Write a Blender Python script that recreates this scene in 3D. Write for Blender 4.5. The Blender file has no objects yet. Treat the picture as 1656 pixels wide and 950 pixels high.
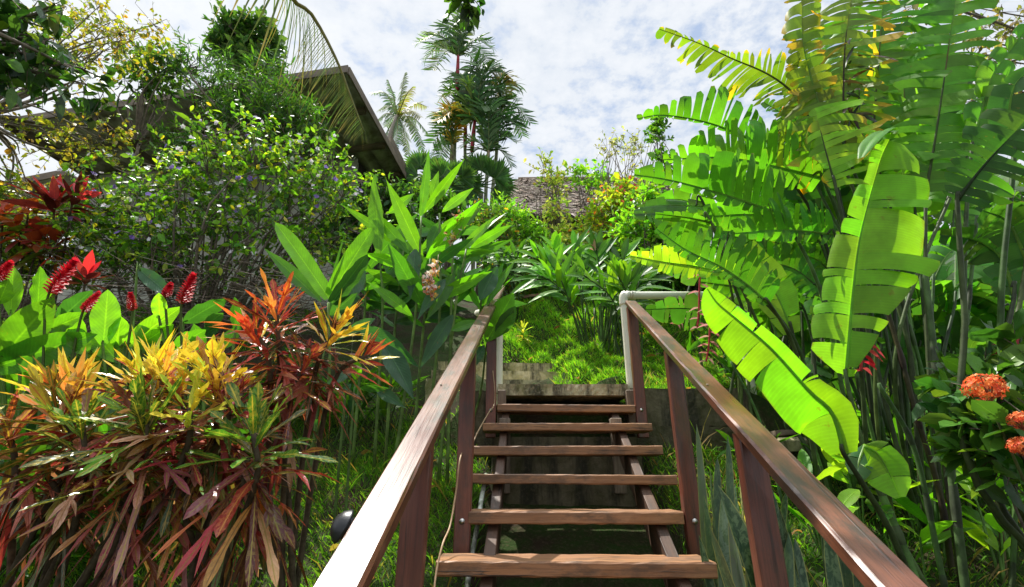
import bpy, math
import numpy as np
from math import radians, pi, sin, cos
R = np.random.RandomState(7)
C = bpy.context.scene.collection
F = 800.0
PITCH = math.atan(0.375)
CP, SP = cos(PITCH), sin(PITCH)
UP = np.array((0., 0., 1.))

def P(x, y, Y):
    """photo pixel at forward distance Y -> point in the place (eye at the origin)"""
    u = (x - 828) / F; v = (475 - y) / F
    k = Y / (CP - v * SP)
    return np.array((u * k, Y, (SP + v * CP) * k))
def PX(w, p):
    """photo pixels at point p -> metres"""
    return w * (p[1] * CP + p[2] * SP) / F
def nrm(v):
    v = np.asarray(v, float)
    return v / np.maximum(np.linalg.norm(v, axis=-1, keepdims=True), 1e-9)
def lerp(a, b, t): return a + (b - a) * t
def smooth(a, b, x):
    t = np.clip((x - a) / (b - a), 0, 1); return t * t * (3 - 2 * t)
def uni(a, b, n=None): return R.uniform(a, b, n)
def var(c, n, a=.25, h=.12):
    """n tints of one leaf colour"""
    c = np.asarray(c, float)
    k = np.exp(R.normal(0, a, (n, 1))); d = np.exp(R.normal(0, h, (n, 3)))
    return np.clip(c * k * d, .001, .95)
def pick(cols, n, a=.2, h=.1, w=None):
    cols = np.asarray(cols, float)
    i = R.choice(len(cols), n, p=w)
    return np.clip(cols[i] * np.exp(R.normal(0, a, (n, 1))) * np.exp(R.normal(0, h, (n, 3))), .001, .95)
def rdir(n, up=0.):
    d = R.normal(0, 1, (n, 3)); d[:, 2] += up
    return nrm(d)

# ------------------------------------------------------------------ meshes
ORG = {}
class MB:
    def __init__(s): s.v = []; s.n = 0; s.q = []; s.t = []; s.qm = []; s.tm = []; s.c = []; s.u = []; s.c2 = []; s.has2 = False
    def add(s, v, quads=None, tris=None, col=(.5, .5, .5), uv=None, m=0, col2=None):
        v = np.asarray(v, float).reshape(-1, 3); k = len(v)
        c = np.asarray(col, float)
        if c.ndim == 1: c = np.tile(c, (k, 1))
        c2 = c if col2 is None else np.asarray(col2, float)
        if col2 is not None: s.has2 = True
        if c2.ndim == 1: c2 = np.tile(c2, (k, 1))
        u = np.zeros((k, 3)) if uv is None else np.asarray(uv, float).reshape(-1, 3)
        s.v.append(v); s.c.append(c); s.c2.append(c2); s.u.append(u)
        if quads is not None and len(quads):
            q = np.asarray(quads, int) + s.n; s.q.append(q); s.qm.append(np.full(len(q), m))
        if tris is not None and len(tris):
            q = np.asarray(tris, int) + s.n; s.t.append(q); s.tm.append(np.full(len(q), m))
        s.n += k
    def build(s, name, mats, parent=None, sm=True, org=None, kind=None):
        if not isinstance(mats, (list, tuple)): mats = [mats]
        me = bpy.data.meshes.new(name)
        V = np.concatenate(s.v)
        o = bpy.data.objects.new(name, me)
        if parent is not None:
            org = ORG[parent.name]; o.parent = parent
        elif org is not None:
            org = np.asarray(org, float); o.location = org
        else: org = np.zeros(3)
        C.objects.link(o); ORG[o.name] = org
        V = V - org
        nq = sum(len(q) for q in s.q); nt = sum(len(q) for q in s.t)
        me.vertices.add(len(V)); me.vertices.foreach_set('co', V.astype(np.float32).ravel())
        idx = []; 
        if nq: idx.append(np.concatenate(s.q).ravel())
        if nt: idx.append(np.concatenate(s.t).ravel())
        idx = np.concatenate(idx).astype(np.int32)
        me.loops.add(len(idx)); me.loops.foreach_set('vertex_index', idx)
        st = np.concatenate((np.arange(nq) * 4, nq * 4 + np.arange(nt) * 3)).astype(np.int32)
        me.polygons.add(nq + nt); me.polygons.foreach_set('loop_start', st)
        mi = np.concatenate(s.qm + s.tm).astype(np.int32)
        me.polygons.foreach_set('material_index', mi)
        me.polygons.foreach_set('use_smooth', np.full(nq + nt, sm, dtype=bool))
        me.update(calc_edges=True)
        for nm, arr in (('col', s.c), ('col2', s.c2)):
            if nm == 'col2' and not s.has2: continue
            a = np.ones((len(V), 4), np.float32); a[:, :3] = np.concatenate(arr)
            me.attributes.new(nm, 'FLOAT_COLOR', 'POINT').data.foreach_set('color', a.ravel())
        me.attributes.new('luv', 'FLOAT_VECTOR', 'POINT').data.foreach_set('vector', np.concatenate(s.u).astype(np.float32).ravel())
        for m in mats: me.materials.append(m)
        if kind: o['kind'] = kind
        return o

def thing(name, label, cat, loc, group=None):
    o = bpy.data.objects.new(name, None); C.objects.link(o)
    o.location = loc; o.empty_display_size = .1
    o['label'] = label; o['category'] = cat
    if group: o['group'] = group
    ORG[o.name] = np.asarray(loc, float)
    return o
def tag(o, label, cat, group=None):
    o['label'] = label; o['category'] = cat
    if group: o['group'] = group
    return o

# ------------------------------------------------------------------ shapes
def frames(p):
    t = np.gradient(p, axis=0); t = nrm(t)
    a = np.array((1., 0, 0)) if abs(t[0][0]) < .8 else np.array((0, 1., 0))
    n = nrm(np.cross(t, a)); b = np.cross(t, n)
    return t, n, b
def spline(pts, n):
    p = np.asarray(pts, float)
    if len(p) == 2: return p[0] + (p[1] - p[0]) * np.linspace(0, 1, n)[:, None]
    q = np.vstack((2 * p[0] - p[1], p, 2 * p[-1] - p[-2]))
    out = []
    for s in np.linspace(0, len(p) - 1, n):
        i = min(int(s), len(p) - 2); t = s - i
        a, b, c, d = q[i], q[i + 1], q[i + 2], q[i + 3]
        out.append(.5 * (2 * b + (c - a) * t + (2 * a - 5 * b + 4 * c - d) * t * t + (3 * b - a - 3 * c + d) * t ** 3))
    return np.array(out)
def tube(mb, pts, r, n=8, seg=8, col=(.1, .1, .1), m=0, cap=True):
    p = spline(pts, n) if n else np.asarray(pts, float)
    k = len(p); r = np.interp(np.linspace(0, 1, k), np.linspace(0, 1, len(np.atleast_1d(r))), np.atleast_1d(r))
    t, a, b = frames(p)
    ang = np.arange(seg) * 2 * pi / seg
    v = p[:, None] + r[:, None, None] * (np.cos(ang)[None, :, None] * a[:, None] + np.sin(ang)[None, :, None] * b[:, None])
    L = np.concatenate(([0], np.cumsum(np.linalg.norm(np.diff(p, axis=0), axis=1))))
    uv = np.zeros((k, seg, 3)); uv[..., 0] = L[:, None]; uv[..., 1] = np.cos(ang) * r[:, None]; uv[..., 2] = np.sin(ang) * r[:, None]
    i = np.arange(k - 1)[:, None] * seg; j = np.arange(seg)[None]; j2 = (j + 1) % seg
    q = np.stack((i + j, i + j2, i + seg + j2, i + seg + j), -1).reshape(-1, 4)
    v = v.reshape(-1, 3); uv = uv.reshape(-1, 3); tr = []
    if cap:
        v = np.vstack((v, p[0], p[-1])); uv = np.vstack((uv, (0, 0, 0), (L[-1], 0, 0)))
        for x in range(seg):
            tr.append((k * seg, (x + 1) % seg, x)); tr.append((k * seg + 1, (k - 1) * seg + x, (k - 1) * seg + (x + 1) % seg))
    mb.add(v, q, tr, col, uv, m)
def prisms(mb, A, B, r, col=(.1, .08, .06), r2=None, m=0):
    """many thin three-sided twigs at once"""
    A = np.asarray(A, float); B = np.asarray(B, float); N = len(A)
    if N == 0: return
    r = np.broadcast_to(np.asarray(r, float), (N,)); r2 = r * .5 if r2 is None else np.broadcast_to(r2, (N,))
    t = nrm(B - A); h = np.where(np.abs(t[:, 2:3]) < .9, UP, np.array((1., 0, 0))); n = nrm(np.cross(t, h)); b = np.cross(t, n)
    v = []
    for Pp, rr in ((A, r), (B, r2)):
        for k in range(3):
            a = k * 2 * pi / 3
            v.append(Pp + rr[:, None] * (cos(a) * n + sin(a) * b))
    v = np.stack(v, 1)
    o = np.arange(N)[:, None, None] * 6
    q = (np.array(((0, 1, 4, 3), (1, 2, 5, 4), (2, 0, 3, 5)))[None] + o).reshape(-1, 4)
    c = np.asarray(col, float)
    if c.ndim == 2: c = np.repeat(c, 6, 0)
    uv = np.zeros((N, 6, 3)); uv[:, 3:, 0] = np.linalg.norm(B - A, axis=1)[:, None]; uv[..., 2] = R.rand(N)[:, None]
    mb.add(v.reshape(-1, 3), q, None, c, uv, m)
def beam(mb, A, B, w, h, up=UP, ch=.006, seg=1, jit=0., col=(.2, .1, .05), m=0):
    """a squared timber from A to B (centre line), width w, height h along up, chamfered arrises"""
    A = np.asarray(A, float); B = np.asarray(B, float)
    t = nrm(B - A); s = nrm(np.cross(t, up)); u = np.cross(s, t)
    L = np.linalg.norm(B - A); x, y = w / 2, h / 2
    prof = np.array(((-x + ch, -y), (x - ch, -y), (x, -y + ch), (x, y - ch), (x - ch, y), (-x + ch, y), (-x, y - ch), (-x, -y + ch)))
    st = [0.] + list(ch + (L - 2 * ch) * np.linspace(0, 1, seg + 1)) + [L]
    V = []; U = []; off = R.rand() * 9
    for i, d in enumerate(st):
        pr = prof * (1 - 2 * ch / min(w, h) * .8) if i in (0, len(st) - 1) else prof + (R.normal(0, jit, prof.shape) if jit else 0)
        V.append(A + t * d + pr[:, :1] * s + pr[:, 1:] * u)
        U.append(np.column_stack((np.full(8, d + off), pr[:, 0] + off, pr[:, 1])))
    V = np.concatenate(V); U = np.concatenate(U); k = len(st)
    q = [(i * 8 + j, i * 8 + (j + 1) % 8, i * 8 + 8 + (j + 1) % 8, i * 8 + 8 + j) for i in range(k - 1) for j in range(8)]
    e = (k - 1) * 8
    q += [(3, 2, 1, 0), (7, 4, 3, 0), (7, 6, 5, 4), (e, e + 1, e + 2, e + 3), (e, e + 3, e + 4, e + 7), (e + 4, e + 5, e + 6, e + 7)]
    mb.add(V, q, None, col, U, m)
def lathe(mb, c, prof, seg=20, axis=UP, col=(.2, .2, .2), m=0):
    axis = nrm(axis); a = nrm(np.cross(axis, (1., .1, 0) if abs(axis[0]) < .8 else (0, 1., 0))); b = np.cross(axis, a)
    ang = np.arange(seg) * 2 * pi / seg; V = []
    for r, z in prof:
        V.append(np.asarray(c) + axis * z + r * (np.cos(ang)[:, None] * a + np.sin(ang)[:, None] * b))
    k = len(prof)
    q = [(i * seg + j, i * seg + (j + 1) % seg, (i + 1) * seg + (j + 1) % seg, (i + 1) * seg + j) for i in range(k - 1) for j in range(seg)]
    mb.add(np.concatenate(V), q, None, col, None, m)

PROF = {
 'lance': ((0, .10, .25, .42, .6, .78, .92, 1), (.12, .5, .88, 1, .85, .5, .18, .01)),
 'oval': ((0, .12, .3, .5, .7, .88, 1), (.06, .5, .88, 1, .86, .48, .02)),
 'strap': ((0, .1, .5, .8, .93, 1), (.55, .8, 1, .85, .5, .02)),
 'thin': ((0, .3, .6, 1), (.4, 1, .8, .05)),
 'croton': ((0, .12, .3, .5, .62, .78, .9, 1), (.1, .42, .75, .62, .5, 1, .75, .04)),
 'lobed': ((0, .1, .25, .36, .46, .56, .75, .9, 1), (.1, .5, 1.3, .95, .4, .55, .62, .45, .03)),
}
def lances(mb, B, D, L, W, N, droop=0., col=(.05, .12, .02), n=6, m=3, fold=.2, wave=0., prof='lance', col2=None, mi=0, twist=0.):
    """a batch of blades: base B, direction D, length L, width W, face normal N, gravity droop"""
    B = np.asarray(B, float).reshape(-1, 3); K = len(B)
    if K == 0: return
    bc = lambda x: np.broadcast_to(np.asarray(x, float), (K,))
    D = nrm(np.broadcast_to(D, (K, 3))); N = nrm(np.broadcast_to(N, (K, 3))); L = bc(L); W = bc(W); droop = bc(droop); twist = bc(twist)
    t = np.linspace(0, 1, n + 1)
    w = np.interp(t, *PROF[prof])
    cen = B[:, None] + D[:, None] * (L[:, None] * t)[..., None]
    cen = cen - UP * (droop * L)[:, None, None] * (t ** 2)[None, :, None]
    T = nrm(D[:, None] - UP * 2 * droop[:, None, None] * t[None, :, None])
    S = nrm(np.cross(T, np.broadcast_to(N[:, None], T.shape))); NN = np.cross(S, T)
    if np.any(twist):
        a = twist[:, None] * t[None]
        S, NN = S * np.cos(a)[..., None] + NN * np.sin(a)[..., None], NN * np.cos(a)[..., None] - S * np.sin(a)[..., None]
    c = np.linspace(-1, 1, m)
    ph = R.rand(K) * 6.3
    hw = .5 * W[:, None] * w[None]
    wav = wave * np.sin(t[None] * 22 + ph[:, None])
    v = cen[:, :, None] + S[:, :, None] * (hw[..., None] * c)[..., None] + NN[:, :, None] * (hw[..., None] * np.abs(c) * fold + hw[..., None] * c * c * np.where(c > 0, 1, -1) * wav[..., None])[..., None]
    nt = n + 1
    uv = np.zeros((K, nt, m, 3)); uv[..., 0] = c; uv[..., 1] = (L[:, None] * t)[..., None]; uv[..., 2] = R.rand(K)[:, None, None]
    i = np.arange(n)[:, None] * m; j = np.arange(m - 1)[None]
    q0 = np.stack((i + j, i + j + 1, i + m + j + 1, i + m + j), -1).reshape(-1, 4)
    q = (q0[None] + (np.arange(K) * nt * m)[:, None, None]).reshape(-1, 4)
    col = np.broadcast_to(np.asarray(col, float), (K, 3)); cc = np.repeat(col, nt * m, 0)
    c2 = None if col2 is None else np.repeat(np.broadcast_to(np.asarray(col2, float), (K, 3)), nt * m, 0)
    mb.add(v.reshape(-1, 3), q, None, cc, uv, mi, c2)

def feather(mb, pts, wl, wr, N, strips=12, gap=.2, sweep=.35, droop=.1, jit=.12, fold=.1, col=(.06, .16, .02), colv=.12, tip=None, rib=.012, ribcol=(.12, .2, .04), nu=5, ni=2, curl=0., mi=0, rm=None, gexp=.55, leaflet=0., sway=.35):
    """a blade torn into strips along a midrib (banana, heliconia, palm frond).
    pts: midrib base to tip; wl/wr: widths left and right of it (metres, along its length); N: the way the face looks"""
    n = 41
    p = spline(pts, n); s = np.linspace(0, 1, n)
    T = nrm(np.gradient(p, axis=0))
    N = np.asarray(N, float)
    Nf = np.broadcast_to(N, (n, 3)) if N.ndim == 1 else np.array([np.interp(s, np.linspace(0, 1, len(N)), N[:, k]) for k in range(3)]).T
    S = nrm(np.cross(T, Nf)); NN = np.cross(S, T)
    Lt = np.concatenate(([0], np.cumsum(np.linalg.norm(np.diff(p, axis=0), axis=1))))
    ev = lambda A, x: np.stack([np.interp(x, s, A[:, k]) for k in range(3)], -1)
    for side, w in ((-1, wl), (1, wr)):
        w = np.atleast_1d(np.asarray(w, float))
        if w.max() < 1e-3: continue
        cuts = np.linspace(0, 1, strips + 1); cuts[1:-1] += R.normal(0, .25 / strips, strips - 1)
        if not leaflet and strips > 4 and gap < .3: cuts = cuts[np.concatenate(([True], R.rand(strips - 1) > .22, [True]))]
        last = 0.
        for a, b in zip(cuts[:-1], cuts[1:]):
            g = gap * R.choice((.25, .7, 1, 1.3)) if gap else 0
            g = min(g, .92)
            dj = R.normal(0, jit); dr = droop * uni(.6, 1.5); ln = 1 + R.normal(0, .04 + .1 * gap); cu = curl * uni(.4, 1.6)
            iu = np.linspace(0, 1, ni + 1); u = np.linspace(0, 1, nu + 1)
            tr = a + (b - a) * iu
            mid = (a + b) / 2
            ge = gexp * R.choice((.5, 1, 1, 3., 6.))
            if leaflet: kk = leaflet * np.interp(u, (0, .12, .4, .75, 1), (.5, .95, 1, .7, .06))[None] * np.ones((ni + 1, 1)); rn = 1.
            else: kk = 1 - g * u[None] ** ge * np.ones((ni + 1, 1))
            sw = R.normal(0, sway * max(gap, leaflet * .5)) / strips
            TT = np.clip(mid + (tr[:, None] - mid) * kk + sw * u[None] ** 2, 0, 1)
            wd = np.interp(TT, np.linspace(0, 1, len(w)), w) * ln
            d = wd * u[None]
            rnd = 1 - (.04 + .42 * min(g, .7)) * (np.clip(.75 - iu, 0, 1) / .75)[:, None] ** 2 * (u[None] ** 3) - .12 * g * (iu[:, None] ** 6) * u[None] ** 4
            if leaflet: rnd = np.ones_like(rnd)
            d = d * rnd
            ang = fold + dj * u[None] - cu * u[None] ** 2
            o = ev(S, TT) * (side * d * np.cos(ang))[..., None] + ev(NN, TT) * (d * np.sin(ang))[..., None] + ev(T, TT) * (sweep * d * (1 - .3 * u[None]))[..., None]
            v = ev(p, TT) + o - UP * (dr * wd * u[None] ** 2)[..., None]
            k = np.exp(R.normal(0, colv)); base = np.asarray(col) * k * np.exp(R.normal(0, colv * .5, 3))
            cc = np.tile(base, (ni + 1, nu + 1, 1))
            if tip is not None:
                f = np.clip((u - uni(.45, .85)) * 4, 0, 1) * (R.rand() < .6)
                cc = cc * (1 - f[None, :, None]) + np.asarray(tip) * f[None, :, None]
            uv = np.zeros((ni + 1, nu + 1, 3)); uv[..., 0] = side * u[None]; uv[..., 1] = np.interp(tr, s, Lt)[:, None]; uv[..., 2] = R.rand()
            i = np.arange(ni)[:, None] * (nu + 1); j = np.arange(nu)[None]
            q = np.stack((i + j, i + j + 1, i + nu + 2 + j, i + nu + 1 + j), -1).reshape(-1, 4)
            mb.add(v.reshape(-1, 3), q, None, cc.reshape(-1, 3), uv, mi)
    if rib: tube(mb, p[::2] - NN[::2] * rib * .4, (rib, rib * .25), 0, 6, ribcol, mi if rm is None else rm)
# ------------------------------------------------------------------ materials
class NT:
    def __init__(s, name):
        s.m = bpy.data.materials.new(name); s.m.use_nodes = True; s.t = s.m.node_tree; s.t.nodes.clear()
        s.out = s.n('ShaderNodeOutputMaterial')
    def n(s, typ, **k):
        nd = s.t.nodes.new(typ)
        for a, v in k.items():
            if a.startswith('i_'):
                nd.inputs[a[2:].replace('_', ' ')].default_value = v
            else: setattr(nd, a, v)
        return nd
    def l(s, a, b): s.t.links.new(a, b)
    def math(s, op, a, b=None, clamp=False):
        nd = s.n('ShaderNodeMath', operation=op, use_clamp=clamp)
        for i, x in enumerate((a, b)):
            if x is None: continue
            if isinstance(x, (int, float)): nd.inputs[i].default_value = x
            else: s.l(x, nd.inputs[i])
        return nd.outputs[0]
    def mix(s, f, a, b, blend='MIX'):
        nd = s.n('ShaderNodeMix', data_type='RGBA', blend_type=blend)
        for i, x in ((0, f), (6, a), (7, b)):
            if isinstance(x, (int, float)): nd.inputs[i].default_value = x
            elif isinstance(x, (tuple, list)): nd.inputs[i].default_value = (*x, 1) if len(x) == 3 else x
            else: s.l(x, nd.inputs[i])
        return nd.outputs[2]
    def ramp(s, f, stops):
        nd = s.n('ShaderNodeValToRGB'); e = nd.color_ramp.elements
        while len(e) < len(stops): e.new(.5)
        for x, (p, c) in zip(e, stops):
            x.position = p; x.color = (*c, 1) if not isinstance(c, (int, float)) else (c, c, c, 1)
        s.l(f, nd.inputs[0]); return nd.outputs[0]
    def noise(s, vec, scale, detail=4, rough=.6, dist=0.):
        nd = s.n('ShaderNodeTexNoise', i_Scale=scale, i_Detail=detail, i_Roughness=rough, i_Distortion=dist)
        if vec is not None: s.l(vec, nd.inputs['Vector'])
        return nd.outputs[0]
    def attr(s, name): return s.n('ShaderNodeAttribute', attribute_name=name)
    def scale(s, vec, xyz):
        nd = s.n('ShaderNodeMapping'); nd.inputs['Scale'].default_value = xyz; s.l(vec, nd.inputs[0]); return nd.outputs[0]
    def bump(s, h, strength=.3, dist=.01):
        nd = s.n('ShaderNodeBump', i_Strength=strength, i_Distance=dist); s.l(h, nd.inputs['Height']); return nd.outputs[0]
    def principled(s, col, rough=.5, normal=None, spec=.5, coat=0., metal=0.):
        p = s.n('ShaderNodeBsdfPrincipled')
        for key, x in (('Base Color', col), ('Roughness', rough), ('Specular IOR Level', spec), ('Coat Weight', coat), ('Metallic', metal)):
            if isinstance(x, (int, float)): p.inputs[key].default_value = x
            elif isinstance(x, (tuple, list)): p.inputs[key].default_value = (*x, 1)
            else: s.l(x, p.inputs[key])
        p.inputs['Coat Roughness'].default_value = .15
        if normal is not None: s.l(normal, p.inputs['Normal'])
        return p.outputs[0]
    def end(s, sh): s.l(sh, s.out.inputs[0]); return s.m

def leaf_mat(name, rough=.38, tr=.4, freq=0., skew=0., vamt=.3, rib=.35, gloss=.5, yel=(1.5, 1.5, .5), spots=0., two=False, bands=0., lift=1.3, edge=0., vb=.35):
    """leaf: own colour from the mesh, midrib and side veins, sunlight passing through"""
    s = NT(name)
    c = s.mix(1., s.attr('col').outputs['Color'], (lift, lift, lift), 'MULTIPLY'); u = s.attr('luv').outputs['Vector']
    sep = s.n('ShaderNodeSeparateXYZ'); s.l(u, sep.inputs[0])
    ax = s.math('ABSOLUTE', sep.outputs[0])
    ribm = s.math('SUBTRACT', 1.0, s.math('MULTIPLY', ax, 11.), True)
    geo = s.n('ShaderNodeNewGeometry').outputs['Position']
    nz = s.noise(geo, 9., 3)
    col = s.mix(.55, c, s.ramp(nz, ((.3, .62), (.7, 1.25))), 'MULTIPLY')
    h = ribm
    if freq:
        if edge:
            em = s.math('ADD', ax, s.math('MULTIPLY', s.noise(geo, 16., 3), .22))
            col = s.mix(s.ramp(em, ((1.04 / 1.3, 0), (1.09 / 1.3, edge))) if False else s.math('MULTIPLY', s.math('SUBTRACT', em, 1.07, True), 9. * edge, True), col, (.20, .13, .04))
        ph = s.math('MULTIPLY', s.math('SUBTRACT', sep.outputs[1], s.math('MULTIPLY', ax, skew)), freq)
        w = s.math('SINE', ph)
        w2 = s.math('MULTIPLY', s.math('ADD', w, 1.), .5)
        w3 = s.math('MULTIPLY', s.math('POWER', w2, 3.), s.ramp(s.noise(s.scale(u, (.6, 30., 4.)), 1., 3), ((.35, .15), (.65, 1.3))))
        if two:
            c2 = s.attr('col2').outputs['Color']
            vm = s.math('MULTIPLY', w3, s.math('SUBTRACT', 1.1, ax, True))
            blot = s.ramp(s.noise(geo, 55., 2), ((.52, 0), (.6, 1)))
            vm = s.math('MAXIMUM', s.math('MULTIPLY', vm, .55), s.math('MULTIPLY', blot, spots))
            vm = s.math('MAXIMUM', vm, s.math('SUBTRACT', 1., s.math('MULTIPLY', ax, 4.), True))
            col = s.mix(vm, col, c2)
        else:
            col = s.mix(s.math('MULTIPLY', w3, vamt), col, s.mix(1., col, (1.7, 1.6, 1.3), 'MULTIPLY'))
        h = s.math('ADD', ribm, s.math('MULTIPLY', w2, vb))
    if bands:
        bn = s.noise(s.scale(u, (1.2, 26., 3.)), 1., 4, .7, 1.)
        col = s.mix(s.ramp(bn, ((.47, 0), (.56, 1))), col, (.10, .16, .085))
        col = s.mix(s.ramp(ax, ((.86, 0), (.9, .6))), col, (.35, .36, .12))
    if rib and not two: col = s.mix(s.math('MULTIPLY', ribm, rib), col, s.mix(1., col, (2.2, 1.9, 1.5), 'MULTIPLY'))
    if spots and not two:
        sp = s.ramp(s.noise(geo, 14., 5, .7), ((.64, 0), (.70, spots)))
        col = s.mix(sp, col, (.22, .13, .03))
    b = s.bump(h, .35, .004)
    rg = s.ramp(s.noise(geo, 24., 2), ((.3, rough - .08), (.7, rough + .12)))
    pr = s.principled(col, rg, b, gloss)
    t = s.n('ShaderNodeBsdfTranslucent'); s.l(s.mix(1., col, yel, 'MULTIPLY'), t.inputs[0]); s.l(b, t.inputs[1])
    mx = s.n('ShaderNodeMixShader'); mx.inputs[0].default_value = tr
    s.l(pr, mx.inputs[1]); s.l(t.outputs[0], mx.inputs[2])
    return s.end(mx.outputs[0])
def wood_mat(name, a, b, c, rough=.35, coat=0., crack=.5, dirt=0., ring=1.):
    s = NT(name); u = s.attr('luv').outputs['Vector']
    g = s.noise(s.scale(u, (1.3, 26., 26.)), 1., 6, .65, .6)
    f = s.noise(s.scale(u, (6., 170., 170.)), 1., 4, .6)
    big = s.noise(s.scale(u, (1.6, 5., 5.)), 1., 3)
    col = s.mix(s.ramp(g, ((.3, 0), (.7, 1))), a, b)
    col = s.mix(s.ramp(big, ((.42, 0), (.68, .85))), col, c)
    ck = s.ramp(s.noise(s.scale(u, (2.2, 60., 60.)), 1., 3, .5, .4), ((.3, 1), (.37, 0)))
    ckm = s.math('MULTIPLY', ck, crack)
    col = s.mix(ckm, col, (.012, .007, .005))
    col = s.mix(s.math('MULTIPLY', s.ramp(f, ((.35, 1), (.55, 0))), .35), col, (.03, .012, .008))
    if dirt:
        d = s.ramp(s.noise(s.scale(u, (3., 9., 9.)), 1., 6, .75), ((.5, 0), (.62, dirt)))
        col = s.mix(d, col, (.035, .03, .022))
    h = s.math('SUBTRACT', s.math('ADD', g, s.math('MULTIPLY', f, .5)), ck)
    rr = s.ramp(big, ((.3, rough - .08), (.7, rough + .15)))
    return s.end(s.principled(col, rr, s.bump(h, .35, .004), .5, coat))
def plain(name, col, rough=.5, nscale=20., amt=.25, metal=0., bump=.15, col2=None, nlo=.4, nhi=.65, coat=0.):
    s = NT(name); g = s.n('ShaderNodeNewGeometry').outputs['Position']
    nz = s.noise(g, nscale, 5, .65)
    c2 = col2 or tuple(x * (1 - amt) for x in col)
    c = s.mix(s.ramp(nz, ((nlo, 0), (nhi, 1))), col, c2)
    return s.end(s.principled(c, rough, s.bump(nz, bump, .006), .5, coat, metal))
def tint(name, rough=.6, amt=.35, nscale=30., bump=.3, gloss=.4, tr=0.):
    s = NT(name); c = s.attr('col').outputs['Color']; g = s.n('ShaderNodeNewGeometry').outputs['Position']
    nz = s.noise(g, nscale, 4, .65)
    col = s.mix(1., c, s.ramp(nz, ((.3, 1 - amt), (.7, 1 + amt))), 'MULTIPLY')
    sh = s.principled(col, rough, s.bump(nz, bump, .005), gloss)
    if tr:
        t = s.n('ShaderNodeBsdfTranslucent'); s.l(col, t.inputs[0]); mx = s.n('ShaderNodeMixShader'); mx.inputs[0].default_value = tr
        s.l(sh, mx.inputs[1]); s.l(t.outputs[0], mx.inputs[2]); sh = mx.outputs[0]
    return s.end(sh)
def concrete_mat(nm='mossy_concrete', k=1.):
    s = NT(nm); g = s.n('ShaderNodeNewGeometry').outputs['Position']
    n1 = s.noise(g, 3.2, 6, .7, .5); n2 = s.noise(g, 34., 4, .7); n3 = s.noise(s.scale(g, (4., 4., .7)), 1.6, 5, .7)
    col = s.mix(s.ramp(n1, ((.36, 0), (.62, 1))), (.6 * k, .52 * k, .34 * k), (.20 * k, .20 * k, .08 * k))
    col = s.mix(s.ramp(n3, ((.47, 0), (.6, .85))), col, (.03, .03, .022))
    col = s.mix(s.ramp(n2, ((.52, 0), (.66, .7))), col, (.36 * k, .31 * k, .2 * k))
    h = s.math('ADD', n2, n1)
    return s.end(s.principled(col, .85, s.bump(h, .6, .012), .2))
def ground_mat():
    s = NT('mossy_soil'); g = s.n('ShaderNodeNewGeometry').outputs['Position']
    n1 = s.noise(g, 2.3, 6, .7); n2 = s.noise(g, 40., 4, .7)
    col = s.mix(s.ramp(n1, ((.38, 0), (.56, 1))), (.035, .024, .014), (.022, .045, .008))
    col = s.mix(s.ramp(n2, ((.5, 0), (.68, .6))), col, (.09, .065, .04))
    return s.end(s.principled(col, .95, s.bump(n2, .7, .02), .15))

M = {}
M['leaf'] = leaf_mat('leaf_small', .42, .42, 0, 0, 0, .25, .45)
M['leafgloss'] = leaf_mat('leaf_glossy', .34, .38, 60., .05, .18, .4, .5)
M['ginger'] = leaf_mat('leaf_ginger', .4, .42, 230., .09, .22, .6, .42, (1.8, 1.9, .3), spots=.4, edge=.4)
M['heli'] = leaf_mat('leaf_heliconia', .4, .56, 420., 0., .17, .2, .36, (1.95, 1.95, .4), spots=.45, edge=.8, vb=.07)
M['palm'] = leaf_mat('leaf_palm', .5, .35, 0, 0, 0, .3, .25, (1.4, 1.5, .5))
M['croton'] = leaf_mat('leaf_croton', .25, .28, 260., .03, .3, 0., .5, (1.25, 1.2, .7), spots=.3, two=True, lift=1.05)
M['snake'] = leaf_mat('leaf_snake', .4, .08, 0, 0, 0, 0, .5, bands=1.)
M['grass'] = leaf_mat('grass_blade', .55, .45, 0, 0, 0, 0, .25, (1.6, 1.6, .5))
M['petal'] = tint('petal', .5, .15, 60., .1, .3, .35)
M['bark'] = tint('bark', .85, .5, 24., .6, .2)
M['stalk'] = tint('green_stalk', .55, .6, 9., .35, .25)
M['rail'] = wood_mat('varnished_wood', (.15, .044, .024), (.055, .016, .010), (.24, .09, .045), .34, .28, .75, .8)
M['railL'] = M['rail']
M['post'] = wood_mat('post_wood', (.16, .042, .025), (.07, .019, .012), (.22, .075, .042), .38, .1, .7, .5)
M['tread'] = wood_mat('tread_wood', (.42, .21, .09), (.2, .09, .038), (.3, .145, .068), .5, 0., .9, .6)
M['string'] = wood_mat('stringer_wood', (.10, .05, .026), (.05, .024, .014), (.13, .07, .04), .6, 0., .8, .6)
M['oldwood'] = wood_mat('weathered_wood', (.22, .17, .12), (.12, .09, .065), (.28, .22, .16), .7, 0., .6, .4)
M['concrete'] = concrete_mat()
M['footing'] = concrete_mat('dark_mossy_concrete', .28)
M['ground'] = ground_mat()
M['pvc'] = plain('white_pipe', (.72, .71, .60), .35, 11., .3, 0, .05, (.55, .55, .42), .5, .75)
M['steel'] = plain('steel', (.5, .49, .46), .3, 90., .3, 1.)
M['black'] = plain('lamp_black', (.02, .021, .024), .35, 40., .4)
M['lampgrey'] = plain('lamp_grey', (.13, .145, .15), .4, 40., .4)
M['cord'] = plain('cord', (.42, .27, .15), .5, 50., .3)
M['conduit'] = plain('conduit_paint', (.5, .52, .46), .5, 22., .7, 0, .2, (.1, .13, .07))
M['metalroof'] = plain('roof_sheet', (.55, .54, .49), .5, 3.6, .4, .1, .2, (.22, .2, .16))
M['siding'] = plain('siding_paint', (.46, .45, .38), .7, 5., .3)
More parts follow.
